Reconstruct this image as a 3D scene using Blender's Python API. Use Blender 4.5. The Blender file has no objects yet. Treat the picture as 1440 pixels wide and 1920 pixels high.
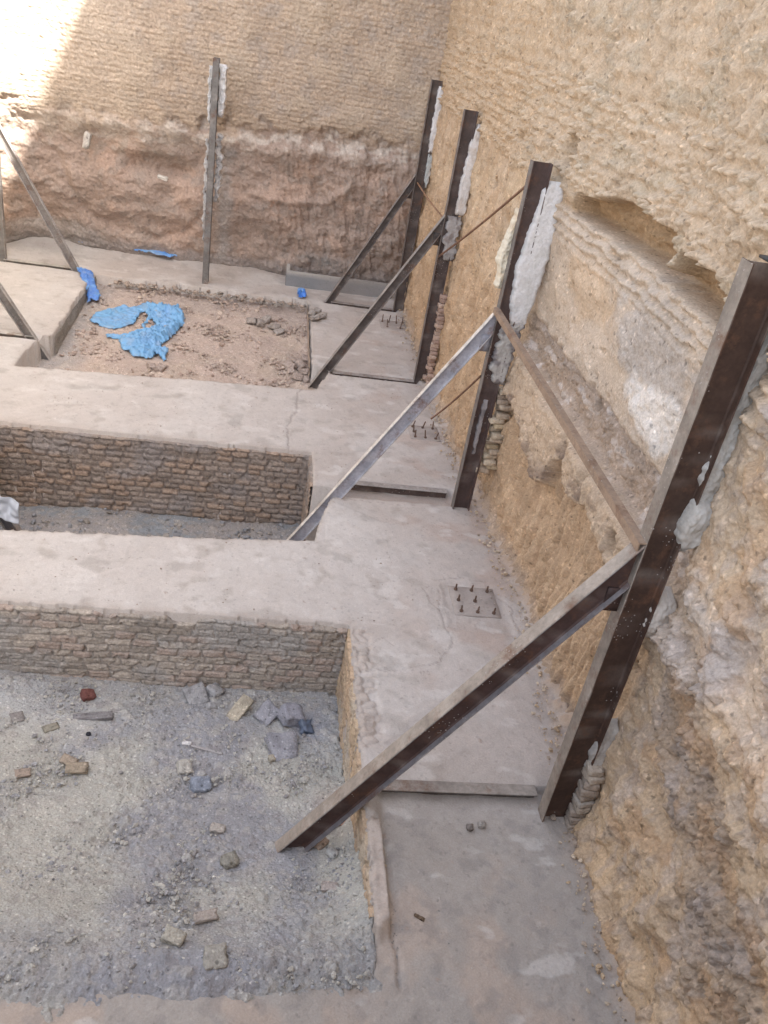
import bpy, bmesh, math, random
import numpy as np
from mathutils import Vector, Matrix
S = bpy.context.scene
COL = S.collection
R = math.radians
random.seed(7)

# ------------------------------------------------------------------ camera
FPX = 1600.0
PITCH, ROLL, YAW = 0.53296, 0.182582, 0.182787
CAM = np.array([0.0, 0.0, 4.2])
_f = np.array([math.sin(YAW)*math.cos(PITCH), math.cos(YAW)*math.cos(PITCH), -math.sin(PITCH)])
_r = np.array([math.cos(YAW), -math.sin(YAW), 0.0]); _u = np.cross(_r, _f)
_r2 = _r*math.cos(ROLL)+_u*math.sin(ROLL); _u2 = -_r*math.sin(ROLL)+_u*math.cos(ROLL)
cd = bpy.data.cameras.new('camera'); cam = bpy.data.objects.new('camera', cd); COL.objects.link(cam)
cd.sensor_fit = 'HORIZONTAL'; cd.sensor_width = 36.0; cd.lens = FPX/1440*36.0
cd.clip_start = 0.05; cd.clip_end = 500
M = Matrix(((_r2[0], _u2[0], -_f[0]), (_r2[1], _u2[1], -_f[1]), (_r2[2], _u2[2], -_f[2]))).to_4x4()
M.translation = Vector(CAM); cam.matrix_world = M
S.camera = cam

# ------------------------------------------------------------------ light
SUN = np.array([.78, -1.0, 1.64]); SUN /= np.linalg.norm(SUN)
EL = math.asin(SUN[2])
W = bpy.data.worlds.new('World'); S.world = W; W.use_nodes = True
nt = W.node_tree; bg = nt.nodes['Background']
sky = nt.nodes.new('ShaderNodeTexSky'); sky.sky_type = 'NISHITA'; sky.sun_disc = False
sky.sun_elevation = EL; sky.sun_rotation = math.atan2(SUN[0], SUN[1])
sky.air_density = 1.0; sky.dust_density = 3.0; sky.ozone_density = 0.7
hs = nt.nodes.new('ShaderNodeHueSaturation'); hs.inputs['Saturation'].default_value = .52
nt.links.new(sky.outputs[0], hs.inputs['Color']); nt.links.new(hs.outputs[0], bg.inputs[0]); bg.inputs[1].default_value = 0.13
sl = bpy.data.lights.new('sun', 'SUN'); sl.energy = 5.0; sl.angle = R(1.0); sl.color = (1.0, 0.95, 0.88)
so = bpy.data.objects.new('sun', sl); COL.objects.link(so)
so.rotation_euler = Vector(-SUN).to_track_quat('-Z', 'Y').to_euler()
vs = S.view_settings; vs.view_transform = 'Standard'; vs.look = 'None'; vs.gamma = 1.0; vs.exposure = 2.20
S.cycles.max_bounces = 8; S.cycles.diffuse_bounces = 5

# ------------------------------------------------------------------ helpers
def ray(x, y): return _f+_r2*(x-720)/FPX-_u2*(y-960)/FPX
def atz(p, z=0.0):
    d = ray(*p); return CAM+d*((z-CAM[2])/d[2])
def atx(p, x):
    d = ray(*p); return CAM+d*(x/d[0])
def aty(p, y):
    d = ray(*p); return CAM+d*(y/d[1])
def onf(p, zf):                                     # where the sight line meets a floor function
    z = -0.3
    for _ in range(25):
        q = atz(p, z); z = 0.5*z+0.5*float(zf(np.array([q[0]]), np.array([q[1]]))[0])
    return atz(p, z)
def tag(o, label=None, cat=None, group=None, kind=None):
    if label: o['label'] = label
    if cat: o['category'] = cat
    if group: o['group'] = group
    if kind: o['kind'] = kind
    return o
def empty(name, loc=(0, 0, 0)):
    o = bpy.data.objects.new(name, None); COL.objects.link(o); o.location = loc; o.empty_display_size = .1
    return o
def hsh(ix, iy, s):
    a = (ix.astype(np.int64)*374761393+iy.astype(np.int64)*668265263+int(s)*1274126177) & 0xffffffff
    a = ((a ^ (a >> 13))*1274126177) & 0xffffffff
    a = ((a ^ (a >> 16))*2246822519) & 0xffffffff
    return ((a ^ (a >> 15)) & 0xffffff)/float(0x1000000)
def gn(x, y, s=0):
    ix = np.floor(x); iy = np.floor(y); fx = x-ix; fy = y-iy
    ix = ix.astype(np.int64); iy = iy.astype(np.int64)
    u = fx*fx*fx*(fx*(fx*6-15)+10); v = fy*fy*fy*(fy*(fy*6-15)+10)
    def g(a, b):
        t = hsh(ix+a, iy+b, s)*6.28318; return np.cos(t)*(fx-a)+np.sin(t)*(fy-b)
    return 1.4*((g(0, 0)*(1-u)+g(1, 0)*u)*(1-v)+(g(0, 1)*(1-u)+g(1, 1)*u)*v)
def fbm(x, y, s=0, o=4, g=.5):
    r = 0; a = 1.0
    for i in range(o):
        r = r+a*gn(x, y, s+i*17); a *= g; x = x*2.03+3.1; y = y*2.03+1.7
    return r
def worley(x, y, s=0):
    ix = np.floor(x).astype(np.int64); iy = np.floor(y).astype(np.int64)
    f1 = np.full(x.shape, 9.0); f2 = np.full(x.shape, 9.0); idd = np.zeros(x.shape); dx1 = np.zeros(x.shape); dy1 = np.zeros(x.shape)
    for a in (-1, 0, 1):
        for b in (-1, 0, 1):
            cx = ix+a; cy = iy+b
            dx = cx+hsh(cx, cy, s)-x; dy = cy+hsh(cx, cy, s+5)-y
            d = np.sqrt(dx*dx+dy*dy); h = hsh(cx, cy, s+9)
            c = d < f1
            f2 = np.where(c, f1, np.minimum(f2, d)); idd = np.where(c, h, idd)
            dx1 = np.where(c, dx, dx1); dy1 = np.where(c, dy, dy1); f1 = np.where(c, d, f1)
    return f1, f2, idd, dx1, dy1
def ss(a, b, x):
    t = np.clip((x-a)/(b-a), 0, 1); return t*t*(3-2*t)
def box(x, a, b, w): return ss(a-w, a+w, x)*(1-ss(b-w, b+w, x))
def pebbles(x, y, sc, s, dens=.6, rmin=.15, rmax=.5):
    f1, f2, idd, _, _ = worley(x/sc, y/sc, s)
    r = rmin+(rmax-rmin)*idd/dens
    return np.where(idd < dens, np.sqrt(np.clip(1-(f1/r)**2, 0, 1))*r, 0), idd
def clods(x, y, sc, s):                             # angular broken lumps
    wx = x/sc+.35*gn(x/sc*1.3, y/sc*1.3, s+3); wy = y/sc+.35*gn(x/sc*1.3, y/sc*1.3, s+4)
    f1, f2, idd, dx, dy = worley(wx, wy, s)
    tilt = dx*np.cos(idd*40)+dy*np.sin(idd*40)
    return np.clip((f2-f1)*3.2, 0, 1)*(.25+.75*idd)+.5*tilt*np.clip((f2-f1)*3.2, 0, 1), idd
def seg(x, y, pts):                                 # distance to a polyline
    d = np.full(x.shape, 1e9)
    for (ax, ay), (bx, by) in zip(pts[:-1], pts[1:]):
        l2 = (bx-ax)**2+(by-ay)**2+1e-12
        t = np.clip(((x-ax)*(bx-ax)+(y-ay)*(by-ay))/l2, 0, 1)
        d = np.minimum(d, np.hypot(x-ax-t*(bx-ax), y-ay-t*(by-ay)))
    return d
def inpoly(x, y, P):
    c = np.zeros(x.shape, bool); n = len(P)
    for i in range(n):
        x1, y1 = P[i]; x2, y2 = P[(i+1) % n]
        k = ((y1 > y) != (y2 > y)) & (x < (x2-x1)*(y-y1)/((y2-y1) or 1e-9)+x1)
        c ^= k
    return c
def colmix(C, col, m):
    return C+(np.array(col)-C)*np.clip(m, 0, 1)[..., None]
def base(shape, col): return np.ones(shape+(3,))*np.array(col)

def setcol(me, C):
    at = me.color_attributes.new('Col', 'FLOAT_COLOR', 'POINT')
    a = np.ones((len(me.vertices), 4)); a[:, :3] = np.clip(C.reshape(-1, 3), .004, .9)
    at.data.foreach_set('color', a.ravel())
def rawmesh(name, V, F, mat, parent=None, C=None, smooth=True):
    me = bpy.data.meshes.new(name)
    V = np.asarray(V, float); F = np.asarray(F)
    me.vertices.add(len(V)); me.vertices.foreach_set('co', V.ravel())
    k = F.shape[1]
    me.loops.add(F.size); me.loops.foreach_set('vertex_index', F.ravel().astype(np.int32))
    me.polygons.add(len(F)); me.polygons.foreach_set('loop_start', np.arange(0, F.size, k, dtype=np.int32))
    me.update(calc_edges=True)
    me.polygons.foreach_set('use_smooth', np.full(len(F), smooth))
    if C is not None: setcol(me, C)
    me.materials.append(mat)
    o = bpy.data.objects.new(name, me); COL.objects.link(o); o.parent = parent
    return o
def gridobj(name, P, C, mat, parent=None, flip=False, mask=None):
    n, m = P.shape[:2]
    i = np.arange(n*m).reshape(n, m)
    q = np.stack([i[:-1, :-1], i[1:, :-1], i[1:, 1:], i[:-1, 1:]], -1)
    if flip: q = q[..., ::-1]
    if mask is not None: q = q[mask]
    q = q.reshape(-1, 4)
    if mask is not None:
        used = np.unique(q); mp = np.full(n*m, -1); mp[used] = np.arange(len(used)); q = mp[q]
        return rawmesh(name, P.reshape(-1, 3)[used], q, mat, parent, C.reshape(-1, 3)[used])
    return rawmesh(name, P.reshape(-1, 3), q, mat, parent, C.reshape(-1, 3))
def geo(a, b, k, mn):                               # spacing grows with distance
    out = [a]
    while out[-1] < b: out.append(out[-1]+max(mn, k*max(abs(out[-1]), 1.0)))
    out[-1] = b
    return np.array(out)

# ------------------------------------------------------------------ materials
def mineral(name, fine=70, var=.16, bump=.35, dist=.004, rough=.95, spec=.15, grit=0, gdark=.5, glight=1.35, splash=0):
    m = bpy.data.materials.new(name); m.use_nodes = True; t = m.node_tree; N = t.nodes; L = t.links
    b = N['Principled BSDF']; b.inputs['Roughness'].default_value = rough; b.inputs['Specular IOR Level'].default_value = spec
    at = N.new('ShaderNodeAttribute'); at.attribute_name = 'Col'
    tc = N.new('ShaderNodeTexCoord')
    n1 = N.new('ShaderNodeTexNoise'); n1.inputs['Scale'].default_value = fine; n1.inputs['Detail'].default_value = 6; n1.inputs['Roughness'].default_value = .7
    n2 = N.new('ShaderNodeTexNoise'); n2.inputs['Scale'].default_value = 3.1; n2.inputs['Detail'].default_value = 5; n2.inputs['Roughness'].default_value = .65
    vo = N.new('ShaderNodeTexVoronoi'); vo.inputs['Scale'].default_value = fine*.9
    for n in (n1, n2, vo): L.new(tc.outputs['Object'], n.inputs['Vector'])
    r1 = N.new('ShaderNodeMapRange'); r1.inputs[1].default_value = .3; r1.inputs[2].default_value = .7; r1.inputs[3].default_value = 1-var; r1.inputs[4].default_value = 1+var
    r2 = N.new('ShaderNodeMapRange'); r2.inputs[1].default_value = .3; r2.inputs[2].default_value = .7; r2.inputs[3].default_value = 1-var*.5; r2.inputs[4].default_value = 1+var*.5
    L.new(n1.outputs['Fac'], r1.inputs[0]); L.new(n2.outputs['Fac'], r2.inputs[0])
    mu = N.new('ShaderNodeMath'); mu.operation = 'MULTIPLY'; L.new(r1.outputs[0], mu.inputs[0]); L.new(r2.outputs[0], mu.inputs[1])
    vm = N.new('ShaderNodeVectorMath'); vm.operation = 'SCALE'; L.new(at.outputs['Color'], vm.inputs[0]); L.new(mu.outputs[0], vm.inputs['Scale'])
    out = vm.outputs[0]
    if grit:                                          # embedded light stones and dark grains, darks also paint shade of tiny holes
        g = N.new('ShaderNodeTexVoronoi'); g.inputs['Scale'].default_value = grit
        nw = N.new('ShaderNodeTexNoise'); nw.inputs['Scale'].default_value = grit*1.1; nw.inputs['Detail'].default_value = 3; L.new(tc.outputs['Object'], nw.inputs['Vector'])
        w1 = N.new('ShaderNodeVectorMath'); w1.operation = 'MULTIPLY_ADD'; L.new(nw.outputs['Color'], w1.inputs[0]); w1.inputs[1].default_value = (1.1/grit,)*3; L.new(tc.outputs['Object'], w1.inputs[2]); L.new(w1.outputs[0], g.inputs['Vector'])
        sp = N.new('ShaderNodeSeparateColor'); L.new(g.outputs['Color'], sp.inputs[0])
        ra = N.new('ShaderNodeMapRange'); ra.inputs[1].default_value = .52; ra.inputs[2].default_value = .20; ra.inputs[3].default_value = 0; ra.inputs[4].default_value = 1
        L.new(g.outputs['Distance'], ra.inputs[0])
        cr = N.new('ShaderNodeValToRGB'); cr.color_ramp.interpolation = 'CONSTANT'; e = cr.color_ramp.elements
        e[0].position = 0; e[0].color = (gdark,)*3+(1,); e[1].position = .085; e[1].color = (1, 1, 1, 1)
        for p_, c_ in ((.74, (glight+1)/2), (.9, glight)):
            q = e.new(p_); q.color = (c_/2, c_/2, c_/2, 1)
        e[0].color = (gdark/2,)*3+(1,); e[1].color = (.5, .5, .5, 1)
        L.new(sp.outputs[0], cr.inputs[0])
        x2 = N.new('ShaderNodeMath'); x2.operation = 'MULTIPLY'; x2.inputs[1].default_value = 2; L.new(cr.outputs[0], x2.inputs[0])
        mr = N.new('ShaderNodeMix'); mr.inputs[2].default_value = 1.0; L.new(ra.outputs[0], mr.inputs[0]); L.new(x2.outputs[0], mr.inputs[3])
        v2 = N.new('ShaderNodeVectorMath'); v2.operation = 'SCALE'; L.new(out, v2.inputs[0]); L.new(mr.outputs[0], v2.inputs['Scale']); out = v2.outputs[0]
    if splash:                                        # rust patches and cement spots on steel
        n5 = N.new('ShaderNodeTexNoise'); n5.inputs['Scale'].default_value = 5; n5.inputs['Detail'].default_value = 8; n5.inputs['Roughness'].default_value = .75; L.new(tc.outputs['Object'], n5.inputs['Vector'])
        m5 = N.new('ShaderNodeMapRange'); m5.inputs[1].default_value = .52; m5.inputs[2].default_value = .70; L.new(n5.outputs['Fac'], m5.inputs[0])
        mx = N.new('ShaderNodeMix'); mx.data_type = 'RGBA'; L.new(m5.outputs[0], mx.inputs[0]); L.new(out, mx.inputs[6]); mx.inputs[7].default_value = (.15, .075, .045, 1); out = mx.outputs[2]
        g = N.new('ShaderNodeTexVoronoi'); g.inputs['Scale'].default_value = 42; L.new(tc.outputs['Object'], g.inputs['Vector'])
        lt = N.new('ShaderNodeMath'); lt.operation = 'LESS_THAN'; lt.inputs[1].default_value = .17; L.new(g.outputs['Distance'], lt.inputs[0])
        n6 = N.new('ShaderNodeTexNoise'); n6.inputs['Scale'].default_value = 2.3; n6.inputs['Detail'].default_value = 3; L.new(tc.outputs['Object'], n6.inputs['Vector'])
        gt = N.new('ShaderNodeMath'); gt.operation = 'GREATER_THAN'; gt.inputs[1].default_value = .54; L.new(n6.outputs['Fac'], gt.inputs[0])
        mm = N.new('ShaderNodeMath'); mm.operation = 'MULTIPLY'; L.new(lt.outputs[0], mm.inputs[0]); L.new(gt.outputs[0], mm.inputs[1])
        mx = N.new('ShaderNodeMix'); mx.data_type = 'RGBA'; L.new(mm.outputs[0], mx.inputs[0]); L.new(out, mx.inputs[6]); mx.inputs[7].default_value = (.36, .33, .31, 1); out = mx.outputs[2]
    L.new(out, b.inputs['Base Color'])
    ad = N.new('ShaderNodeMath'); ad.operation = 'SUBTRACT'; L.new(n1.outputs['Fac'], ad.inputs[0]); L.new(vo.outputs['Distance'], ad.inputs[1])
    bp = N.new('ShaderNodeBump'); bp.inputs['Strength'].default_value = bump; bp.inputs['Distance'].default_value = dist
    L.new(ad.outputs[0], bp.inputs['Height']); L.new(bp.outputs[0], b.inputs['Normal'])
    return m
MAT_EARTH = mineral('earth', 60, .22, .6, .008, grit=30, gdark=.58, glight=1.38)
MAT_SLAB = mineral('dusty_concrete', 90, .11, .5, .003, grit=34, gdark=.84, glight=1.07)
MAT_RUB = mineral('rubble_dust', 80, .20, .7, .007, grit=48, gdark=.5, glight=1.5)
MAT_BRICK = mineral('old_brick', 60, .22, .7, .007, grit=30, gdark=.6, glight=1.25)
MAT_MORTAR = mineral('mortar', 50, .12, .6, .006)
MAT_BACK = mineral('far_earth', 30, .20, .5, .014, grit=20, gdark=.72, glight=1.2)
def steel_mat():
    m = mineral('painted_steel', 30, .22, .25, .001, .6, .35, splash=1)
    return m
MAT_STEEL = steel_mat()
def tarp_mat():
    m = mineral('blue_plastic_sheet', 12, .10, .35, .010, .38, .5); return m
MAT_TARP = tarp_mat()

# ------------------------------------------------------------------ floors
def zpit1(x, y):
    z = np.interp(y, [1.5, 2.25, 2.42, 2.6, 2.85, 3.3, 3.7, 4.5, 5.3], [-.14, -.11, -.062, -.075, -.19, -.40, -.50, -.62, -.72])+.16*np.exp(-np.clip(.86-x, 0, 9)/.12)*(1-ss(3.6, 4.4, y))*ss(2.55, 2.9, y)
    z = z-.35*ss(.865, .89, x)*ss(2.62, 2.70, y+.05*gn(x/.2, y/.2, 310))-.09*ss(.84, 1.04, x+.16*gn(x/.12, y/.12, 311)+.03*gn(x/.03, y/.03, 312))+.025*np.exp(-((y-2.55)/.10)**2)*(1-ss(.9, 1., x))
    return z+.05*np.exp(-((x+1.9)**2)/.6)
def zpit2(x, y): return -.93+.02*x+.12*np.exp(-((x+1.6)**2+(y-7.4)**2)/.5)
def zpit3(x, y): return np.interp(y, [9.6, 10.6, 12.0, 13.3], [-.34, -.27, -.2, -.13])+.03*np.exp(-((x-.4)**2+(y-10.9)**2)/.1)

GREY = (.35, .32, .29); PINK = (.455, .405, .37); PALE = (.53, .495, .465)
def slab():
    xs = np.concatenate([np.arange(-4.6, -1.8, .025), np.arange(-1.8, 2.62, .0115)])
    ys = geo(1.0, 14.9, .0027, .004)
    Y, X = np.meshgrid(ys, xs, indexing='ij')
    n1 = fbm(X/.9, Y/.9, 1, 4); n2 = fbm(X/.12, Y/.12, 5, 3); n3 = gn(X/.03, Y/.03, 8)
    Z = .008*n1+.0035*n2+.0012*n3
    C = base(X.shape, PINK)
    C = colmix(C, PALE, ss(-.1, .5, n1+.45*gn(X/2, Y/2, 44))*.8*(1-ss(1.0, 2.0, X)*.5))
    C = colmix(C, PALE, .7*box(Y, 5.3, 7.2, .1)*(1-ss(.9, 1.7, X)))
    C = colmix(C, PALE, .55*box(Y, 8.2, 9.8, .1)*(1-ss(.4, 1.2, X)))
    C = colmix(C, (.50, .475, .45), .8*(1-ss(-3.0, -2.4, X)))
    C = colmix(C, (.43, .34, .29), .6*ss(.0, .5, fbm(X/.5, Y/.5, 14, 3))*ss(1.0, 1.8, X)*ss(4, 5, Y))
    # near zone, lower than the tie beam, greyer
    low = 1-ss(3.69, 3.70, Y)
    Z -= .065*low; Z += low*(.003*clods(X, Y, .045, 72)[0]*ss(-.1, .4, n1)+.0025*gn(X/.06, Y/.06, 73))
    C = colmix(C, GREY, (1-ss(3.3, 3.9, Y+.25*n1))*.85)
    C = colmix(C, (.43, .355, .30), .8*ss(.0, .45, fbm(X/.6, Y/.6, 61, 4))*(1-ss(3.2, 3.6, Y)))
    C = colmix(C, (.27, .25, .235), .45*ss(.15, .5, fbm(X/.14, Y/.14, 62, 4))*(1-ss(3.4, 3.7, Y)))
    # trenches in front of tie beams, on the right strip
    for yy, dep, fade in ((7.55, .085, .34), (10.45, .07, .13), (13.36, .06, .13)):
        k = box(X, .9, 2.06, .03)*(1-ss(yy, yy+.02, Y))*ss(yy-fade-.14*n2*0, yy-fade*.55, Y+.02*n2)
        Z -= dep*k
        C = colmix(C, (.36, .29, .245), .6*k)
    for yy in (13.41, 10.50):
        k = box(X, -4.1, -2.72, .03)*(1-ss(yy, yy+.02, Y))*ss(yy-.16, yy-.11, Y)
        Z -= .05*k
        C = colmix(C, (.35, .33, .3), .5*k)
    # feathered plaster edge below tie 2
    k = (1-ss(6.93, 6.97, Y+.16*np.cos(X*4.5)+.03*n2))*ss(.7, .74, X-.03*n2)*ss(5.9, 6.1, Y)
    C = colmix(C, PALE, .45*k*(1-ss(1.5, 1.9, X))); Z += .006*k*(1-ss(1.2, 1.8, X))
    # groove beside kerb, cracks
    jx = .025*gn(X/.2, Y/.2, 31)+.008*gn(X/.04, Y/.04, 32)
    jy = .025*gn(X/.2, Y/.2, 33)+.008*gn(X/.04, Y/.04, 34)
    g = seg(X+jx, Y+jy, [(.98, 3.35), (.985, 2.9), (.985, 2.42)]); Z -= .02*np.exp(-(g/.010)**2)
    kb = box(X+jx*.25, .70, .955, .006)*box(Y+jy*2, 2.70, 3.45, .05)*(1-.0*n2); Z += kb*(.068+.012*n2); C = colmix(C, (.48, .41, .36), .8*kb)
    Z += .06*box(X, .70, 1.5, .03)*box(Y, 3.44, 3.69, .03)*(1-ss(.9, 1.0, X))
    for pts, w, d in (([(.93, 4.74), (1.1, 4.72), (1.35, 4.80), (1.55, 4.86), (1.62, 5.0), (1.66, 5.18), (1.64, 5.5), (1.66, 5.8)], .006, .006),
                      ([(1.6, 5.85), (1.52, 5.8), (1.55, 5.6), (1.66, 5.48)], .005, .004),
                      ([(.35, 8.1), (.36, 8.7), (.46, 9.3), (.50, 9.8)], .010, .007),
                      ([(1.0, 5.0), (1.12, 5.1), (1.2, 5.0)], .004, .003),
                      ([(1.62, 5.95), (1.75, 5.98), (2.1, 5.97), (2.25, 5.6), (2.3, 5.1)], .006, .006),
                      ([(.9, 7.2), (1.4, 7.16), (2.0, 7.22)], .005, .003)):
        dd = seg(X+jx*1.6, Y+jy*1.6, pts); Z -= d*np.exp(-(dd/w)**2); C = colmix(C, (.25, .21, .19), .55*np.exp(-(dd/w)**2))
    # square of rougher fill round anchor bolts
    for x0, x1, y0, y1 in ((1.70, 2.22, 5.26, 5.92),):
        k = box(X+jx, x0, x1, .03)*box(Y+jy, y0, y1, .03)
        Z -= .012*k; Z += .006*k*clods(X, Y, .05, 71)[0]*(1-ss(5.45, 5.5, Y)); C = colmix(C, (.42, .375, .345), .5*k)
    # exposed bricks on the strip edge next to pit 1
    k = box(X+jx, .84, 1.02, .02)*box(Y+jy, 4.0, 5.2, .05)
    f1, f2, idd, _, _ = worley(X/.09, Y/.065, 77)
    Z += k*(-.02+.022*np.clip((f2-f1)*3, 0, 1)*(.4+idd)); C = colmix(C, (.44, .36, .30), k*.5*idd)
    # small holes of perforated brick
    for hx, hy, nx, ny in ((.925, 4.12, 2, 5), (.92, 4.62, 1, 5)):
        for a in range(nx):
            for b in range(ny):
                dd = np.hypot(X-hx-a*.024, Y-hy-b*.032); Z -= .02*np.exp(-(dd/.008)**4)
    # scattered grit
    p, idd = pebbles(X, Y, .09, 91, .16, .05, .14); Z += .09*p*.5
    p, idd = pebbles(X, Y, .2, 93, .10, .03, .09); Z += .2*p*.5; C = colmix(C, (.33, .25, .2), (p > 0)*.5)
    st = ss(.35, .75, fbm(X/.25, Y/.25, 55, 3)); C = colmix(C, (.36, .32, .285), .5*st); tr_ = fbm((X*.8+Y*.6)/.9, (Y*.8-X*.6)/.045, 58, 3); Z += .0012*tr_; C = C*(1+.035*tr_[..., None]); C = colmix(C, (.60, .57, .54), .5*ss(.35, .7, fbm(X/.35, Y/.2, 59, 5))); C = colmix(C, (.33, .30, .275), .45*ss(.42, .7, fbm(X/.45+9, Y/.3, 60, 5))); sp2 = ss(.3, .6, fbm(X/.07, Y/.07, 57, 3)); C = colmix(C, (.37, .33, .30), .25*sp2)
    # dust ramp at the foot of the walls
    Z += .06*np.clip((Y-14.05)/.5, 0, 1)**1.5*(1-ss(-.2, .3, X)*.7)
    Z += .12*np.exp(-((X+3.6)/.55)**2)*ss(13.5, 14.4, Y)
    C = colmix(C, (.31, .29, .28), .7*np.exp(-((X+3.6)/.6)**2)*ss(13.7, 14.1, Y+.1*n2))
    rw = np.interp(Y, WY, WX); Z += .05*np.clip(1-(rw-X)/.13, 0, 1.5)**2*(1+.9*n2)
    C = colmix(C, (.40, .31, .24), .7*np.clip(1.1-(rw-X)/.14, 0, 1)*(1+n2))
    # pit openings
    ex = .012*gn(X/.12, Y/.12, 21)+.006*gn(X/.03, Y/.03, 22); ey = .014*gn(X/.15, Y/.15, 23)+.007*gn(X/.03, Y/.03, 24)
    chip = ss(.15, .6, fbm(X/.16, Y/.16, 101, 3))*.02
    def sd(x0, x1, y0, y1):
        return np.maximum(np.maximum(x0-X, X-x1), np.maximum(y0-Y, Y-y1))
    s1 = sd(-2.6, .86, 2.0, 5.24)+ex+ey*.5+chip*.5
    s1 = np.maximum(s1, 2.62+.06*gn(X/.5, Y*0, 3)-Y)
    Z -= .10*ss(2.36, 2.66, Y+.06*n1+.04*n2)*(1-ss(.82, .86, X))*(Y < 3)
    s1 = np.where((Y < 3.5), np.maximum(s1, X-(.86+(3.5-Y)*.02)+ex), s1)
    # notch at strut foot
    e2 = 6.40-.085*(.6-X)
    s2 = np.maximum(np.maximum(-2.6-X, X-np.interp(Y, [6.3, 6.5, 6.9, 7.2, 7.36, 7.38, 8.2], [.61, .62, .70, .80, .81, .61, .61])), np.maximum(e2-Y, Y-8.10))+ex*.7+ey*.5+chip*.4
    s3 = np.maximum(np.minimum(sd(-2.6, .65, 9.3, 13.2), np.minimum(np.maximum(sd(-2.76, -2.5, 9.3, 10.52), -2.80+.10*(Y-9.5)-X), np.maximum(np.maximum(.5-X, Y-10.52), X-np.interp(Y, [9.6, 9.85, 10.2, 10.4, 10.5], [.66, .70, .80, .86, .87])))), 9.79-.075*(.65-X)-Y)+ex+ey*.8+.10*gn(X/.7, Y/2, 41)*ss(12.7, 13.1, Y)*ss(-2.4, -1.9, X)
    d = np.minimum(np.minimum(s1, s2), s3)
    edge = np.clip(d/.035, 0, 1)
    Z -= .02*(1-edge)**2*ss(0, .01, d)
    C = colmix(C, (.40, .35, .31), .6*(1-ss(0, .07, d+.03*n2)))
    nearp = ss(2.52, 2.75, Y)                        # soft near side of pit 1
    inside = d < 0
    low = np.where(s1 < 0, -1.15*nearp-.1, -1.3)
    Z = np.where(inside, low, Z); C = np.where(inside[..., None], np.array([.36, .31, .27]), C)
    o = gridobj('concrete_slab', np.stack([X, Y, Z], -1), C, MAT_SLAB, flip=True)
    tag(o, kind='structure')
WY = [-1, 2.2, 3.3, 4.2, 5.5, 7.0, 7.6, 8.5, 10, 12, 14.9]
WX = [2.2, 2.22, 2.27, 2.38, 2.44, 2.37, 2.31, 2.28, 2.26, 2.25, 2.24]
slab()

def rubble(name, zf, x0, x1, y0, y1, k, colf, amp=1.0, sd=0):
    xs = np.arange(x0, x1, k); ys = np.arange(y0, y1, k)
    Y, X = np.meshgrid(ys, xs, indexing='ij')
    Z = zf(X, Y)
    rough = ss(-.35, .3, fbm(X/.8, Y/.8, sd+2, 3))
    c1, i1 = clods(X, Y, .115, sd+3); c2, i2 = clods(X, Y, .05, sd+4)
    p, ip = pebbles(X, Y, .032, sd+6, .75, .2, .5); p2, ip2 = pebbles(X, Y, .085, sd+7, .28, .12, .45)
    Z = Z+amp*(.022*fbm(X/.45, Y/.45, sd+1, 3)+(.25+.75*rough)*(.010*c1*ss(.0, .5, fbm(X/.5, Y/.5, sd+12, 2)+.15)+.011*c2)+.022*p*(.4+.6*rough)+.05*p2*(.25+.75*rough)+.003*gn(X/.02, Y/.02, sd+8))
    C = colf(X, Y, i2, ip2*(p2 > 0))
    return tag(gridobj(name, np.stack([X, Y, Z], -1), C, MAT_RUB, flip=True), kind='structure')
def c_pit1(X, Y, i, ip):
    n = fbm(X/.7, Y/.7, 201, 4)
    C = base(X.shape, (.40, .39, .355))
    C = colmix(C, (.28, .28, .30), .85*ss(-.1, .35, n*.6+.8*np.exp(-((X-.05)**2/.35+(Y-3.7)**2/1.1))-.25))
    C = colmix(C, (.31, .315, .335), .7*ss(4.3, 5.1, Y+.3*n))
    C = colmix(C, (.44, .45, .46), .55*np.exp(-((X+1.5)**2/.4+(Y-4.9)**2/.08)))
    C = colmix(C, (.27, .27, .29), .6*(1-ss(2.5, 2.95, Y+.15*n))*ss(2.2, 2.5, Y))
    C = colmix(C, (.24, .26, .33), .7*np.exp(-((X-.6)**2/.03+(Y-4.75)**2/.05)))
    C = colmix(C, (.40, .30, .25), .6*np.exp(-((X-.78)**2/.02+(Y-3.9)**2/.03)))
    C = colmix(C, (.42, .39, .35), .35*(i > .7)); C = colmix(C, (.23, .2, .19), .3*(i < .12))
    return colmix(C, (.48, .46, .42), .4*(ip > .2))
rubble('rubble_ground', zpit1, -2.7, 1.06, 2.25, 5.3, .0085, c_pit1, 1.0, 300)
def c_pit2(X, Y, i, ip):
    C = base(X.shape, (.31, .29, .28)); n = fbm(X/.6, Y/.6, 202, 4)
    C = colmix(C, (.27, .285, .30), ss(-.1, .3, n)); return colmix(C, (.36, .32, .28), .4*(i > .6))
rubble('rubble_ground', zpit2, -2.7, .86, 6.0, 8.2, .016, c_pit2, 1.0, 400)
def c_pit3(X, Y, i, ip):
    C = base(X.shape, (.44, .355, .305)); n = fbm(X/.7, Y/.7, 203, 4)
    C = colmix(C, (.44, .36, .30), ss(-.1, .4, n)); C = colmix(C, (.34, .32, .30), .8*(1-ss(-2.5, -2.1, X+.2*n)))
    C = colmix(C, (.34, .29, .27), .6*ss(12.3, 12.9, Y+.3*n))
    return colmix(C, (.50, .42, .36), .4*(i > .65))
rubble('rubble_ground', zpit3, -3.0, .92, 9.45, 13.45, .019, c_pit3, 1.15, 500)

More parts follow.
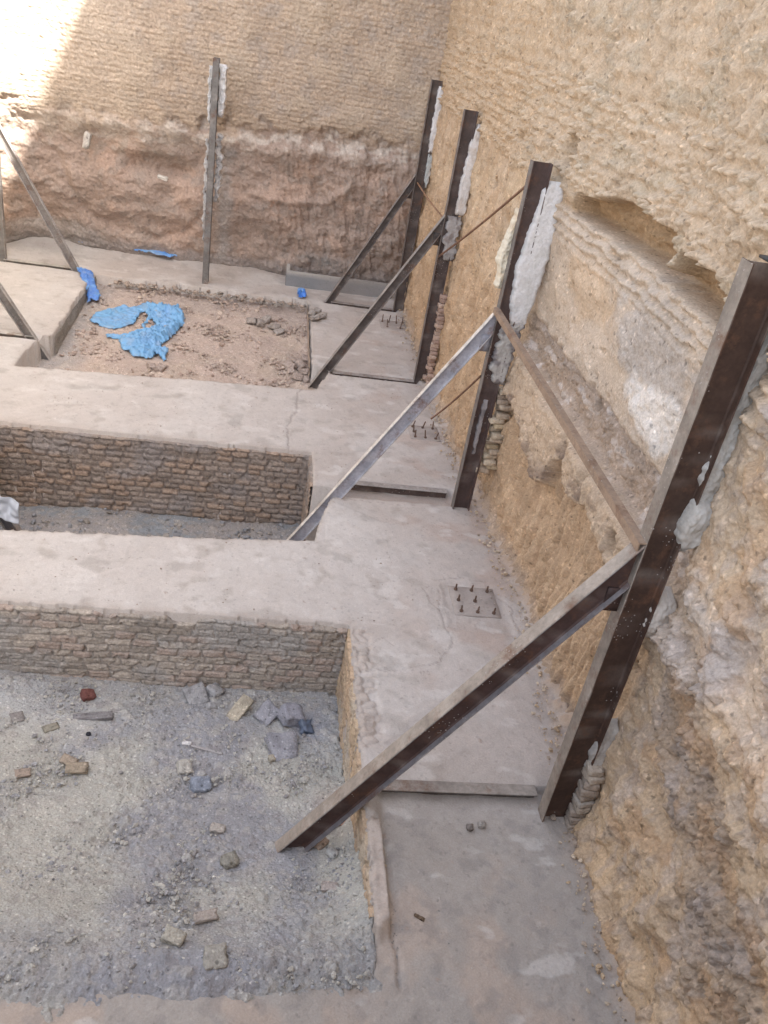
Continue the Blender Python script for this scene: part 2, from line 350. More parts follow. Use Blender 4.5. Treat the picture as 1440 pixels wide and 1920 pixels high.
# wide ground sheet under and round the pit
me = bpy.data.meshes.new('ground'); bm = bmesh.new()
bmesh.ops.create_grid(bm, x_segments=8, y_segments=8, size=150); bm.to_mesh(me); bm.free()
for v in me.vertices: v.co.z = -1.35
setcol(me, base((len(me.vertices),), (.35, .3, .25))); me.materials.append(MAT_EARTH)
g = bpy.data.objects.new('ground', me); COL.objects.link(g); tag(g, kind='structure')

# ------------------------------------------------------------------ earth walls
def right_wall():
    ys = np.concatenate([np.arange(-16, .2, .5), geo(0.2, 14.9, .0026, .0075)])  # unseen near stretch added to keep sun out of the pit
    zs = np.concatenate([np.arange(-.15, 3.9, .0135), np.arange(3.9, 5.2, .03), np.arange(5.3, 14.7, .25)])  # unseen height above, set to place the sun's shadow line
    Z, Y = np.meshgrid(zs, ys, indexing='ij')
    near = 1-ss(3.2, 3.8, Y)
    d = .06*fbm(Y/1.2, Z/1.2, 1, 3)+.022*fbm(Y/.33, Z/.33, 5, 3)+.008*fbm(Y/.09, Z/.09, 9, 2)+.0035*gn(Y/.03, Z/.03, 12)
    n = fbm(Y/.8, Z/.8, 31, 4); m = fbm(Y/.25, Z/.25, 37, 4)
    A = (.54, .42, .29)
    C = base(Z.shape, A)
    C = colmix(C, (.55, .43, .29), ss(0, .5, n))
    C = colmix(C, (.43, .335, .225), .7*ss(.1, .5, m))
    # upper cob: pebbles, faint courses, overhang
    up = ss(3.02, 3.12, Z+.04*m)
    p, ip = pebbles(Y, Z, .062, 41, .6, .12, .40); p2, ip2 = pebbles(Y+.3, Z, .034, 43, .7, .2, .5)
    rid = np.sin((Z+.03*n)*2*np.pi/.115)
    d += up*(.035+.13*p+.035*p2+.006*rid+.018*m)
    zr = Z+.02*n+.012*m; rw_ = np.floor(zr/.066); vv = zr/.066-rw_; uu = Y/.105*(.8+.4*hsh(rw_, rw_*0+3, 81))+hsh(rw_, rw_*0, 82); cu = np.floor(uu); uu = uu-cu; ic = hsh(cu, rw_, 83)
    cob = np.sqrt(np.clip(1-((uu-.5)/(.28+.2*ic))**2-((vv-.5)/.45)**2, 0, 1))*(ic > .42)
    d += up*.020*cob; C = colmix(C, (.58, .47, .34), .45*up*(cob > .1))
    h1, i1 = pebbles(Y+5, Z*1.4, .17, 46, .3, .06, .22); d -= up*.13*h1; h2, i2 = pebbles(Y+9, Z*1.2, .07, 47, .3, .08, .25); d -= up*.14*h2
    C = colmix(C, (.54, .44, .32), .75*up); C = colmix(C, (.64, .53, .39), .6*up*(p > .08)*(ip > .25))
    C = colmix(C, (.45, .42, .33), .35*up*ss(.1, .5, fbm(Y/.6, Z/.3, 49, 3)))
    C = colmix(C, (.52, .385, .245), .6*up*ss(6.5, 9.5, Y))
    for yy in (5.9, 7.3, 8.8):                         # old weathered vertical seams
        s = np.abs(Y-yy-.05*m-.03*Z); d -= .02*up*np.exp(-(s/.03)**2)
    # recess between cob and plaster
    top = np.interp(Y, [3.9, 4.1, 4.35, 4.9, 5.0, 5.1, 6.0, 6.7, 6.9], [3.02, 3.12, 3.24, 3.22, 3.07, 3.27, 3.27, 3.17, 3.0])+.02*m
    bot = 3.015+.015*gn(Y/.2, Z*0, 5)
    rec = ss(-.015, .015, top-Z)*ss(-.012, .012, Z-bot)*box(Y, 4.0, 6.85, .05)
    d -= .21*rec; C = colmix(C, (.37, .26, .15), rec*.85)  # recess colour darkened too, painting in its shade
    # plaster stratum
    lip = box(Z, 1.95, 3.0, .04)*(1-ss(7.3, 7.7, Y)); d += .04*lip*ss(2.3, 3.0, Z)
    gz = lip*ss(.0, .35, np.exp(-((Y-4.9)/.75)**2-((Z-2.62)/.33)**2)+.35*m-.25)
    C = colmix(C, (.56, .48, .385), .75*lip); C = colmix(C, (.46, .43, .39), .8*gz); d += .006*gz*worley(Y/.02, Z/.02, 50)[0]
    wz = ss(.25, .5, np.exp(-((Y-4.65)/.42)**2-((Z-2.28)/.17)**2)+.3*m); C = colmix(C, (.74, .71, .65), .85*wz); d += .02*wz*clods(Y, Z, .12, 55)[0]
    wz = ss(.3, .6, np.exp(-((Y-6.2)/.5)**2-((Z-2.62)/.3)**2)+.3*m); C = colmix(C, (.60, .46, .31), .6*wz)
    # crumbly band below
    stt = ss(2.7, 2.8, Z)*(1-ss(2.99, 3.02, Z))*(1-ss(7.2, 7.5, Y)); d += stt*(.018*np.sin(Z*2*np.pi/.085+2*m)+.02*clods(Y, Z*2, .09, 84)[0]); C = colmix(C, (.56, .48, .38), .6*stt)
    bnd = box(Z, 1.66+.03*m, 2.02+.03*m, .03)*box(Y, 3.5, 7.4, .1)
    d += bnd*(-.045+.03*clods(Y, Z, .07, 57)[0]); C = colmix(C, (.36, .305, .26), .7*bnd)
    C = colmix(C, (.62, .59, .56), .6*bnd*ss(.25, .6, fbm(Y/.2, Z/.12, 58, 3)))
    # lobes
    lb = np.interp(Y, [3.4, 4.2, 4.9, 5.1, 5.3, 5.44, 5.6, 5.75, 5.85, 6.1, 6.3, 6.75, 7.2, 7.5], [1.3, 1.35, 1.45, 1.36, 1.34, 1.32, 1.42, 1.38, 1.1, .98, 1.12, 1.26, 1.28, 1.5])+.02*m
    lob = ss(-.012, .012, Z-lb+.03*gn(Y/.05, Z/.05, 76))*(1-ss(1.62, 1.72, Z))*box(Y, 3.6, 7.3, .15)
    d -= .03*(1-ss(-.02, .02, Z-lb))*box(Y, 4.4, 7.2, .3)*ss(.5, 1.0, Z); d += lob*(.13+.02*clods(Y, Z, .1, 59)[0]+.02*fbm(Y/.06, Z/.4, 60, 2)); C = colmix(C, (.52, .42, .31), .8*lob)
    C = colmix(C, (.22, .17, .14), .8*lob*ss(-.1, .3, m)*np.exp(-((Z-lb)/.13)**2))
    for yc, zc, zb_ in ((6.35, 1.6, 1.05), (5.62, 1.6, 1.4), (5.05, 1.6, 1.42)):
        d -= .09*lob*np.exp(-((Y-yc-.25*(Z-zc))/.035)**2)
    # pick-grooved lower clay
    lo = (1-ss(-.04, .02, Z-np.minimum(lb, 1.7)))*ss(3.5, 3.75, Y); lof = ss(7.3, 8.5, Y)*(1-ss(1.7, 2.4, Z+.2*n)); lo = np.maximum(lo, lof)
    sh = Y+.05*Z
    gr = fbm(sh/.075, Z/.55, 61, 2); gr2 = fbm(sh/.03, Z/.2, 63, 2)
    d += lo*(.05*gr+.022*gr2); C = colmix(C, (.50, .365, .235), lo*.8); C = colmix(C, (.59, .45, .30), lo*.5*ss(.1, .5, gr))
    # grey clay patch near slab
    C = colmix(C, (.40, .34, .28), .6*(1-ss(.05, .2, Z+.06*m))*ss(3.5, 3.8, Y))
    # near: coarse bulging bank
    c3, i3 = clods(Y, Z, .16, 65); c4, i4 = clods(Y, Z, .05, 67); c5 = clods(Y, Z, .026, 69)[0]
    d += near*(.035*fbm(Y/.5+Z/.7, Z/.3, 66, 3)+.024*c3*ss(-.1, .4, m)+.014*c4*ss(-.5, .3, n)+.006*c5+.02*m)
    C = colmix(C, (.54, .43, .30), near*.7)
    rub = near*ss(.0, .3, .45-np.abs(Z-(1.25-.45*(2.9-Y)))+.3*m); C = colmix(C, (.36, .295, .23), .75*rub); d += rub*(-.03+.024*c4+.012*c3+.008*c5)
    C = colmix(C, (.60, .50, .39), .8*near*ss(.1, .3, np.exp(-((Z-1.85)/.3)**2)-.4+.2*m))
    wl = near*ss(.35, .6, np.exp(-((Y-3.35)/.35)**2-((Z-1.5)/.13)**2)+.45*m); d += .05*wl*(.5+c3); C = colmix(C, (.64, .57, .50), .8*wl)
    wl = near*ss(.4, .6, np.exp(-((Y-3.0)/.35)**2-((Z-1.86)/.13)**2)+.3*m); d += .03*wl; C = colmix(C, (.50, .455, .40), .75*wl)
    C = colmix(C, (.38, .35, .33), .5*near*ss(.1, .5, fbm(Y/.3, Z/.6, 68, 3)))
    C = colmix(C, (.56, .42, .265), .6*near*(1-ss(.0, .5, Z+.3*m)))
    wy = Y+.08*gn(Y/.15, Z/.15, 85); wz_ = Z+.08*gn(Y/.15, Z/.15, 86)
    q1, q2, qi, _, _ = worley(wy/.22, wz_/.16, 87); crk = 1-ss(0, .07, q2-q1)
    pl = 1-up*.8; d -= pl*.018*crk*ss(-.1, .3, m+.3*near); d += near*.03*(qi-.5)*ss(0, .3, q2-q1)
    rdg = 1-np.abs(fbm(wy/.16, wz_/.12, 88, 4)); d += (.4+.5*near)*.022*(rdg-.7)*(1-up*.5)
    C = C*(1+.16*(qi-.5)[..., None]*near[..., None]); C = colmix(C, (.40, .36, .33), .35*near*ss(.1, .4, fbm(Y/.12, Z/.2, 89, 4))); C = colmix(C, (.46, .31, .18), .5*near*ss(.1, .45, fbm(Y/.35, Z/.25, 90, 4)))
    C = C*np.array([.93, .895, .90])
    # holes around post heads
    for yy, zz, r in ((7.22, 3.42, .13), (5.55, 1.95, .05), (4.35, 1.5, .08), (9.3, 2.75, .07), (8.6, 3.3, .05)):
        k = np.exp(-(((Y-yy)**2+(Z-zz)**2)/r**2)**2*1.0+.0); k = ss(.2, .7, k+.3*m); d -= .08*k; C = colmix(C, (.33, .25, .17), .6*k)
    d += .045*np.exp(-np.clip(Z, 0, 9)/.06)
    far = ss(7.4, 8.2, Y)*(1-up); d += far*(.035*(1-np.abs(fbm(Y/.3, Z/.7, 91, 4)))+.02*fbm(Y/.08, Z/.25, 93, 3)); C = colmix(C, (.44, .30, .185), .5*far*ss(.0, .4, fbm(Y/.25, Z/.7, 92, 4)))
    d = np.where(Z > 5.2, .03*n, d)
    X = np.interp(Y, WY, WX)+.0*Z-d
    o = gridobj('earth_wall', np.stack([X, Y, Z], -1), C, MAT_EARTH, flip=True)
    tag(o, 'tall tan cut earth wall with pebbly top and grooved clay base behind the posts', 'earth wall')
right_wall()

def back_wall():
    xs = np.arange(-4.75, 2.45, .0155); zs = np.concatenate([np.arange(-.1, 4.3, .0145), np.arange(4.35, 5.4, .12)])
    Z, X = np.meshgrid(zs, xs, indexing='ij')
    n = fbm(X/.9, Z/.9, 701, 4); m = fbm(X/.25, Z/.25, 705, 4)
    tr = np.interp(X, [-4.7, -3, -1.9, -.7, .3, 1.4, 2.4], [2.2, 2.12, 2.15, 2.25, 2.4, 2.35, 2.4])+.16*m+.02*gn(X/.09, Z/.09, 740)
    br = ss(-.13, .10, Z-tr)
    # earth part
    f = .09*fbm(X/.9, Z/.7, 711, 3)+.022*fbm(X/.22+Z/.5, Z/.22, 715, 3)+.012*gn(X/.06, Z/.06, 719)
    rg = 1-np.abs(fbm(X/.22+Z/.9, Z/.75-X*.2, 721, 3)); f += .075*(rg-.7)*ss(-.8, .6, X)
    c, i = clods(X, Z, .2, 723); f += .014*c*ss(-.2, .4, m)
    c2, i2 = pebbles(X, Z, .08, 725, .5, .1, .4); f += .03*c2
    f -= .20*np.exp(-(((X+1.85)/.55)**2+((Z-1.50)/.16)**2)**1.5); f -= .15*np.exp(-(((X+1.55)/.3)**2+((Z-1.42)/.12)**2))
    f -= .06*box(Z, 1.55, 1.95, .08)*box(X+.1*m, -2.9, -1.2, .1)
    f += .05*np.exp(-((Z-2.05)/.12)**2)
    arch = seg(X, Z, [(-3.3, 1.5), (-3.15, 1.0), (-2.9, .62), (-2.4, .42), (-1.9, .36), (-1.4, .5), (-1.15, .8)])
    f -= .05*np.exp(-(arch/.07)**2); f += .05*np.exp(-(seg(X, Z, [(-.4, 1.3), (.2, 1.26), (.8, 1.32), (1.1, 1.6)])/.06)**2)
    C = base(Z.shape, (.38, .295, .245))
    C = colmix(C, (.44, .325, .26), ss(0, .5, n)); C = colmix(C, (.345, .285, .245), .7*ss(.1, .5, m))
    C = colmix(C, (.31, .29, .27), .6*ss(.25, .55, np.exp(-((X+3.5)/.9)**2-((Z-.2)/.3)**2)))
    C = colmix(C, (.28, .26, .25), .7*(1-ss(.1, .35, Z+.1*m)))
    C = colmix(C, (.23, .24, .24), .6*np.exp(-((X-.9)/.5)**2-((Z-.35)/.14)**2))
    lime = np.exp(-((Z-(tr-.16))/.13)**2)*ss(-.25, .35, fbm(X/.3, Z/.12, 727, 4)+.15); C = colmix(C, (.58, .52, .46), .8*lime)
    C = colmix(C, (.50, .43, .36), .6*ss(.0, .4, .35-np.abs(Z-1.95)+.2*m)*(1-ss(-2, -1, X)))
    # brick part
    zz = Z+.012*n+.006*m; row = np.floor(zz/.070); v = zz/.070-row
    u = X/.225+row*.5+.35*hsh(row, row*0, 3)+.05*m; ci = np.floor(u); u = u-ci; idd = hsh(ci, row, 4)
    bm_ = ss(0, .22, np.minimum(v, 1-v))*ss(0, .07, np.minimum(u, 1-u))
    g = .05+.03*n+.010*bm_*(.45+.75*idd)*ss(-.7, 0, fbm(X/.5, Z/.35, 733, 3)+.25)+.01*gn(X/.05, Z/.03, 729)
    Cb = base(Z.shape, (.43, .345, .27)); Cb = colmix(Cb, (.47, .365, .275), idd*.8); Cb = colmix(Cb, (.40, .335, .28), .8*ss(.0, .5, m))
    Cb = colmix(Cb, (.33, .26, .205), .45*(1-bm_)); Cb = colmix(Cb, (.47, .38, .29), .6*ss(0, .5, n)); Cb = colmix(Cb, (.50, .42, .34), .6*(1-ss(-3, -1.5, X)))
    f = f*(1-br)+g*br; C = C*(1-br[..., None])+Cb*br[..., None]
    # post's shading painted on the wall as a grey vertical band
    C = colmix(C, (.36, .34, .33), .75*np.exp(-((X+.80-.05*m)/.13)**2)*box(Z, .1, 1.95, .1))
    Yv = np.interp(Z, [-.1, .0, .3, 1.2, 2.3, 2.6, 6], [14.30, 14.45, 14.36, 14.18, 14.02, 13.98, 13.93])-f
    Yv -= .55*np.clip((-X-3.35)/1.0, 0, 2)**1.5  # left end bent forward, shaped to catch more sun
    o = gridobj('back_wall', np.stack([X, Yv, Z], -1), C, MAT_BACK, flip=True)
    tag(o, 'back wall of pinkish cut earth under faded mud brick courses', 'earth wall')
back_wall()

def left_wall():
    ys = np.arange(3.0, 14.9, .06); zs = np.arange(-.1, 4.2, .06)
    Y, Z = np.meshgrid(ys, zs, indexing='ij')
    d = .06*fbm(Y/.8, Z/.8, 801, 4)+.02*gn(Y/.15, Z/.15, 805)
    C = base(Z.shape, (.55, .47, .37)); C = colmix(C, (.66, .6, .52), ss(0, .4, fbm(Y/.6, Z/.6, 807, 3)))
    o = gridobj('left_wall', np.stack([-4.40+d, Y, Z], -1), C, MAT_BACK, flip=True)
    tag(o, 'sunlit pale earth wall closing the pit at the far left', 'earth wall')
    # bank under the viewpoint, never in the frame
    xs = np.arange(-4.6, 2.6, .1); ts = np.linspace(0, 1, 20)
    T, X = np.meshgrid(ts, xs, indexing='ij')
    Yb = np.interp(T, [0, .75, 1], [1.15, .45, -2.5]); Zb = np.interp(T, [0, .75, 1], [-.2, 2.5, 2.6])
    n = fbm(X/.5, T*4, 809, 3)
    gridobj('earth_bank', np.stack([X, Yb-.05*n, Zb], -1), base(X.shape, (.35, .3, .24)), MAT_EARTH, flip=True)['kind'] = 'structure'
left_wall()

# ------------------------------------------------------------------ brick faces of the pits
def brickface(name, origin, ud, L, out, z0f, z1f, k, cols, s, bw=.19, bh=.067, dep=.015, label=None):
    us = np.arange(0, L, k); n = int((1.2)/k)
    T, U = np.meshgrid(np.linspace(0, 1, int(.85/k)), us, indexing='ij')
    zt = z1f(U)+.012*gn(U/.1, U*0, s+40); zb = z0f(U); Z = zb+(zt-zb)*T
    wv = .005*gn(U/.4, Z/.2, s)+.0025*gn(U/.08, Z/.06, s+1)
    row = np.floor((Z+wv)/bh); v = (Z+wv)/bh-row
    wj = bw*(.75+.35*hsh(row, row*0+2, s+2))
    u = (U+.012*gn(U/.09, Z/.05, s+3))/wj+row*.5+hsh(row, row*0, s+4); ci = np.floor(u); u = u-ci; idd = hsh(ci, row, s+5); id2 = hsh(ci, row, s+6)
    du = np.minimum(u, 1-u)*wj*.62; dv = np.minimum(v, 1-v)*bh
    rr = .009
    e = np.where((du < rr) & (dv < rr), rr-np.hypot(rr-du, rr-dv), np.minimum(du, dv))
    mk = ss(.001, .011, e+.004*gn(U/.025, Z/.025, s+9))
    h = mk*dep*(.45+.75*idd+.5*(v-.5)*(hsh(ci, row, s+8)-.3)+.5*(u-.5)*(idd-.5))+.006*gn(U/.05, Z/.05, s+7)+.0045*gn(U/.02, Z/.02, s+8)+.016*fbm(U/.7, Z/.5, s+10, 2)
    h -= .035*ss(.45, .8, fbm(U/.12, Z/.08, s+13, 2))
    C = base(U.shape, cols[0])*(.80+.36*id2[..., None])
    C = colmix(C, cols[1], (idd > .66)*.75); C = colmix(C, cols[2], (1-mk)*.8)
    C = colmix(C, cols[3], ss(0, .5, fbm(U/.6, Z/.35, s+11, 4)))
    C = colmix(C, cols[3], .75*(1-ss(.02, .12, Z-zb+.05*gn(U/.1, Z/.1, s+12))))
    o = np.array(origin); ud = np.array(ud, float); out = np.array(out, float)
    P = o+U[..., None]*ud+h[..., None]*out; P[..., 2] = Z
    # fold the top edge back into the slab
    top = P[-1:].copy(); top -= out*.09; top[..., 2] = Z[-1:]-.004; P = np.concatenate([P, top]); C = np.concatenate([C, C[-1:]])
    flip = np.cross(np.array([0, 0, 1.0]), ud) @ out < 0
    ob = gridobj(name, P, C, MAT_BRICK, flip=flip)
    return tag(ob, label, 'brick wall')
tan = [(.40, .35, .30), (.38, .30, .255), (.29, .26, .235), (.36, .335, .31)]
f1 = lambda c: (lambda U: U*0+c)
brickface('brick_wall', (-2.65, 5.215, 0), (1, 0, 0), 3.50, (0, -1, 0), f1(-.80), lambda U: -.035-.05*ss(.2, .7, fbm(U/.3, U*0, 5, 2)), .0075, tan, 900,
          label='grey tan brick wall of the nearest pit, facing the camera, short of the wide slab band')
brickface('brick_wall', (.858, 2.78, 0), (0, 1, 0), 2.44, (-1, 0, 0), f1(-.80), f1(-.03), .0085, [(.47, .36, .25), (.45, .33, .23), (.32, .25, .19), (.45, .38, .30)], 930,
          label='narrow orange brick side wall of the nearest pit beside the strut foot')
dk = [(.31, .255, .215), (.36, .265, .20), (.21, .175, .155), (.29, .255, .235)]
brickface('brick_wall', (-2.65, 8.08, 0), (1, 0, 0), 3.26, (0, -1, 0), f1(-1.08), f1(-.045), .0105, dk, 960, bh=.066, dep=.024,
          label='dark brown brick wall of the middle pit, facing the camera')
brickface('brick_wall', (.60, 7.42, 0), (0, 1, 0), .68, (-1, 0, 0), f1(-1.08), f1(-.03), .012, dk, 990,
          label='shaded brick side wall of the middle pit behind the pale strut')

def sideface(name, o, ud, L, out, z0, z1, k, col, s, amp, label):
    us = np.arange(0, L, k); zs = np.linspace(z0, z1, int((z1-z0)/k)+2)
    Z, U = np.meshgrid(zs, us, indexing='ij')
    h = amp*(fbm(U/.3, Z/.1, s, 4)+.5*gn(U/.04, Z/.03, s+5))
    C = base(Z.shape, col); C = colmix(C, (.25, .235, .22), .7*ss(0, .5, fbm(U/.2, Z/.08, s+3, 3)))
    P = np.array(o)+U[..., None]*np.array(ud, float)+h[..., None]*np.array(out, float); P[..., 2] = Z
    flip = np.cross(np.array([0, 0, 1.0]), np.array(ud, float)) @ np.array(out) < 0
    return tag(gridobj(name, P, C, MAT_BRICK, flip=flip), label, 'concrete wall')
sideface('concrete_wall', (-2.575, 10.56, 0), (0, 1, 0), 2.66, (1, 0, 0), -.45, -.012, .015, (.34, .325, .30), 1001, .012, 'rough grey concrete side face of the left slab at the far pit')
sideface('concrete_wall', (.632, 10.56, 0), (0, 1, 0), 2.66, (-1, 0, 0), -.4, -.015, .02, (.45, .36, .30), 1011, .008, 'thin pale concrete side face of the far pit next to the square pad')

# ------------------------------------------------------------------ steel
PRIM = (.062, .036, .027); DUST = (.27, .235, .205)
def ibeam(name, p0, p1, up, d, bf, tw, tf, parent=None, cweb=PRIM, cout=DUST, clip=DUST, s=0, seglen=.05, cback=None, xend=None):
    p0 = np.array(p0, float); p1 = np.array(p1, float); L = np.linalg.norm(p1-p0); a = (p1-p0)/L
    up = np.array(up, float); up -= a*(up@a); up /= np.linalg.norm(up); sd = np.cross(a, up)
    b, h = bf/2, d/2; w = tw/2; ti = h-tf; e = .004; r = .009
    prof = [(-b+e, h), (b-e, h), (b, h-e), (b, ti), (w+r, ti), (w, ti-r), (w, -ti+r), (w+r, -ti), (b, -ti), (b, -h+e), (b-e, -h), (-b+e, -h), (-b, -h+e), (-b, -ti), (-w-r, -ti), (-w, -ti+r), (-w, ti-r), (-w-r, ti), (-b, ti), (-b, h-e)]
    n = len(prof); k = max(2, int(L/seglen)); V = []; 
    ts = np.linspace(0, L, k+1)
    for t in ts:
        for (x, y) in prof:
            q = p0+a*t+sd*x+up*y
            if xend is not None and (q[0]-xend)*a[0] > 0: q = q+a*((xend-q[0])/a[0])
            V.append(q)
    F = []
    for i in range(k):
        for j in range(n):
            F.append((i*n+j, i*n+(j+1) % n, (i+1)*n+(j+1) % n, (i+1)*n+j))
    bm = bmesh.new(); vs_ = [bm.verts.new(v) for v in V]
    lay = bm.loops.layers.float_color.new('Col')
    def cf(j):
        if j in (0, 19, 1): return cout
        if j in (2, 18): return clip
        if j in (9, 10, 11): return cback or cout
        if j in (7, 8, 12, 13): return clip
        return cweb
    for i in range(k):
        for j in range(n):
            f = bm.faces.new([vs_[q] for q in F[i*n+j]]); c = np.array(cf(j))
            for lp in f.loops:
                t = ts[lp.vert.index//n] if lp.vert.index >= 0 else 0
                lp[lay] = (*c, 1)
    for off, rev in ((0, True), (k*n, False)):
        f = bm.faces.new([vs_[off+j] for j in (range(n) if rev else reversed(range(n)))])
        for lp in f.loops: lp[lay] = (*cweb, 1)
    bm.normal_update(); bmesh.ops.recalc_face_normals(bm, faces=bm.faces)
    bm.verts.index_update()
    lps = [lp for f in bm.faces for lp in f.loops]          # worn, dusty patches along the member
    Q = np.array([lp.vert.co[:] for lp in lps])-p0; Cc = np.array([lp[lay][:3] for lp in lps])
    nz = fbm((Q@a)*6+s*3.3, (Q@sd)*20+(Q@up)*14+s, 60+s, 3)
    Cc = Cc*(1+.35*nz[:, None]); Cc = Cc+(np.array((.30, .27, .24))-Cc)*np.clip((nz-.25)*.8, 0, .5)[:, None]
    for lp, c in zip(lps, np.clip(Cc, .01, .8)): lp[lay] = (*c, 1)
    me = bpy.data.meshes.new(name); bm.to_mesh(me); bm.free(); me.materials.append(MAT_STEEL)
    o = bpy.data.objects.new(name, me); COL.objects.link(o); o.parent = parent
    return o
def ico(sub):
    bm = bmesh.new(); bmesh.ops.create_icosphere(bm, subdivisions=sub, radius=1)
    V = np.array([v.co[:] for v in bm.verts]); F = np.array([[v.index for v in f.verts] for f in bm.faces]); bm.free(); return V, F
ICO2 = ico(2); ICO1 = ico(1); ICO4 = ico(4)
def n3(V, sc, s, o=3): return (fbm(V[:, 0]/sc+7.7, V[:, 1]/sc+V[:, 2]/sc*.7, s, o)+fbm(V[:, 2]/sc-V[:, 0]/sc*.6, V[:, 1]/sc*.8+3.3, s+9, o))*.6
def lump(name, pts, rads, mat, parent=None, col=(.6, .57, .54), amp=.25, s=0, flat=(1, 1), nseg=28, col2=None):
    # rough mass along a path; rads are half-sizes, flat squashes in x and y
    pts = np.array(pts, float); rads = np.array(rads, float)
    L = np.concatenate([[0], np.cumsum(np.linalg.norm(np.diff(pts, axis=0), axis=1))])
    n = max(6, int(L[-1]/.012)); t = np.linspace(0, L[-1], n)
    P = np.stack([np.interp(t, L, pts[:, i]) for i in range(3)], -1); rr = np.interp(t, L, rads)
    cap = np.clip(np.minimum(t, L[-1]-t)/(rr.max()), 0, 1); rr = rr*np.sqrt(1-(1-cap)**2)+.001
    th = np.linspace(0, 2*np.pi, nseg, endpoint=False)
    V = P[:, None, :]+np.stack([np.cos(th)[None]*rr[:, None]*flat[0], np.sin(th)[None]*rr[:, None]*flat[1], np.zeros((n, nseg))], -1)
    Vf = V.reshape(-1, 3); dirn = Vf-np.repeat(P, nseg, 0); ln = np.linalg.norm(dirn, axis=1, keepdims=True)+1e-6
    am = np.repeat(rr, nseg)
    k = amp*n3(Vf, .10, s)+.4*amp*n3(Vf, .03, s+3)
    Vf = Vf+dirn/ln*(k*am)[:, None]*1.6
    i = np.arange(n*nseg).reshape(n, nseg); j = np.roll(i, -1, 1)
    F = np.stack([i[:-1], j[:-1], j[1:], i[1:]], -1).reshape(-1, 4)
    C = base((len(Vf),), col); C = colmix(C, col2 or (.45, .40, .35), ss(0, .4, n3(Vf, .08, s+20)))
    return rawmesh(name, Vf, F, mat, parent, C)
def chunk(name, loc, dims, rot, mat, col, s, rnd=.25, amp=.06, parent=None, sub=5, col2=None):
    bm = bmesh.new(); bmesh.ops.create_cube(bm, size=2); bmesh.ops.subdivide_edges(bm, edges=bm.edges[:], cuts=sub, use_grid_fill=True)
    V = np.array([v.co[:] for v in bm.verts]); F = np.array([[v.index for v in f.verts] for f in bm.faces]); bm.free()
    D = np.array(dims)/2
    Q = V*D; m = D.min()*min(1, rnd*.9); inner = np.clip(Q, -(D-m), D-m); dd = Q-inner; l = np.linalg.norm(dd, axis=1, keepdims=True)
    Q = inner+dd/np.maximum(l, 1e-6)*np.minimum(l, m)
    Q = Q*(1+amp*2.2*n3(V+s, 1.1, s)[:, None]+amp*1.3*n3(V+s, .45, s+1)[:, None])+D.min()*.12*n3(V+s, .3, s+2)[:, None]*(V/1.7)
    Mx = np.array(Matrix.Rotation(rot[2], 3, 'Z') @ Matrix.Rotation(rot[1], 3, 'Y') @ Matrix.Rotation(rot[0], 3, 'X'))
    Q = Q@Mx.T
    C = base((len(Q),), col); C = colmix(C, col2 or tuple(np.array(col)*.7), ss(0, .5, n3(V+s, .6, s+5)))
    o = rawmesh(name, Q, F, mat, parent, C, smooth=True); o.location = loc
    return o
def bricks(name, blist, mat, parent=None, s=0):
    Vs, Fs, Cs = [], [], []; off = 0
    bm = bmesh.new(); bmesh.ops.create_cube(bm, size=2); bmesh.ops.subdivide_edges(bm, edges=bm.edges[:], cuts=3, use_grid_fill=True)
    V0 = np.array([v.co[:] for v in bm.verts]); F0 = np.array([[v.index for v in f.verts] for f in bm.faces]); bm.free()
    for q, (c, dims, rz, col) in enumerate(blist):
        D = np.array(dims)/2; Q = V0*D; m = D.min()*.28; inner = np.clip(Q, -(D-m), D-m); dd = Q-inner; l = np.linalg.norm(dd, axis=1, keepdims=True)
        Q = inner+dd/np.maximum(l, 1e-6)*np.minimum(l, m)
        Q = Q*(1+.12*n3(V0+q*1.7, .9, s+q)[:, None])
        a = math.cos(rz), math.sin(rz); Q = np.stack([Q[:, 0]*a[0]-Q[:, 1]*a[1], Q[:, 0]*a[1]+Q[:, 1]*a[0], Q[:, 2]], -1)+np.array(c)
        Vs.append(Q); Fs.append(F0+off); off += len(Q); Cs.append(base((len(Q),), col))
    return rawmesh(name, np.concatenate(Vs), np.concatenate(Fs), mat, parent, np.concatenate(Cs))

# posts on the right:   y, top z, depth, flange, label
UPL = (-1, 0, 0)
def post(x, y, z1, d, bf, label, s, z0=-.15, cweb=PRIM, cout=DUST, up=UPL):
    t = empty('steel_post', (x, y, 0)); tag(t, label, 'steel post', 'upright steel posts of the shoring')
    o = ibeam('beam', (0, 0, z0), (0, 0, z1), up, d, bf, .008, .010, t, cweb, cout, tuple(np.array(cweb)*1.25), s, cback=cweb)
    return t
pA = post(2.10, 3.52, 3.50, .19, .105, 'nearest and largest dark brown steel post, cut by the right edge of the photo', 1, z0=-.2, cout=(.235, .20, .17))
chunk('end_plate', (.055, -.005, 3.515), (.14, .13, .012), (0, 0, 0), MAT_STEEL, (.035, .035, .035), 3, .1, .0, pA, 2)
pB = post(2.09, 7.22, 3.29, .17, .10, 'second nearest steel post, with a broad white mortar streak and cement smears', 2, cweb=(.075, .05, .045), cout=(.15, .135, .125))
pC = post(2.08, 10.45, 3.30, .16, .09, 'third steel post from the camera, standing beside a column of broken bricks', 3, cweb=(.075, .055, .05), cout=(.15, .13, .12))
pD = post(2.09, 13.33, 3.36, .16, .09, 'farthest steel post on the right, in the corner by the back wall', 4, cweb=(.075, .058, .052), cout=(.15, .13, .12))
pE = post(-.98, 13.50, 3.16, .16, .09, 'lone steel post against the back wall with pale mortar on both sides', 5, cweb=(.10, .092, .088), cout=(.19, .18, .172), up=(0, -1, 0))
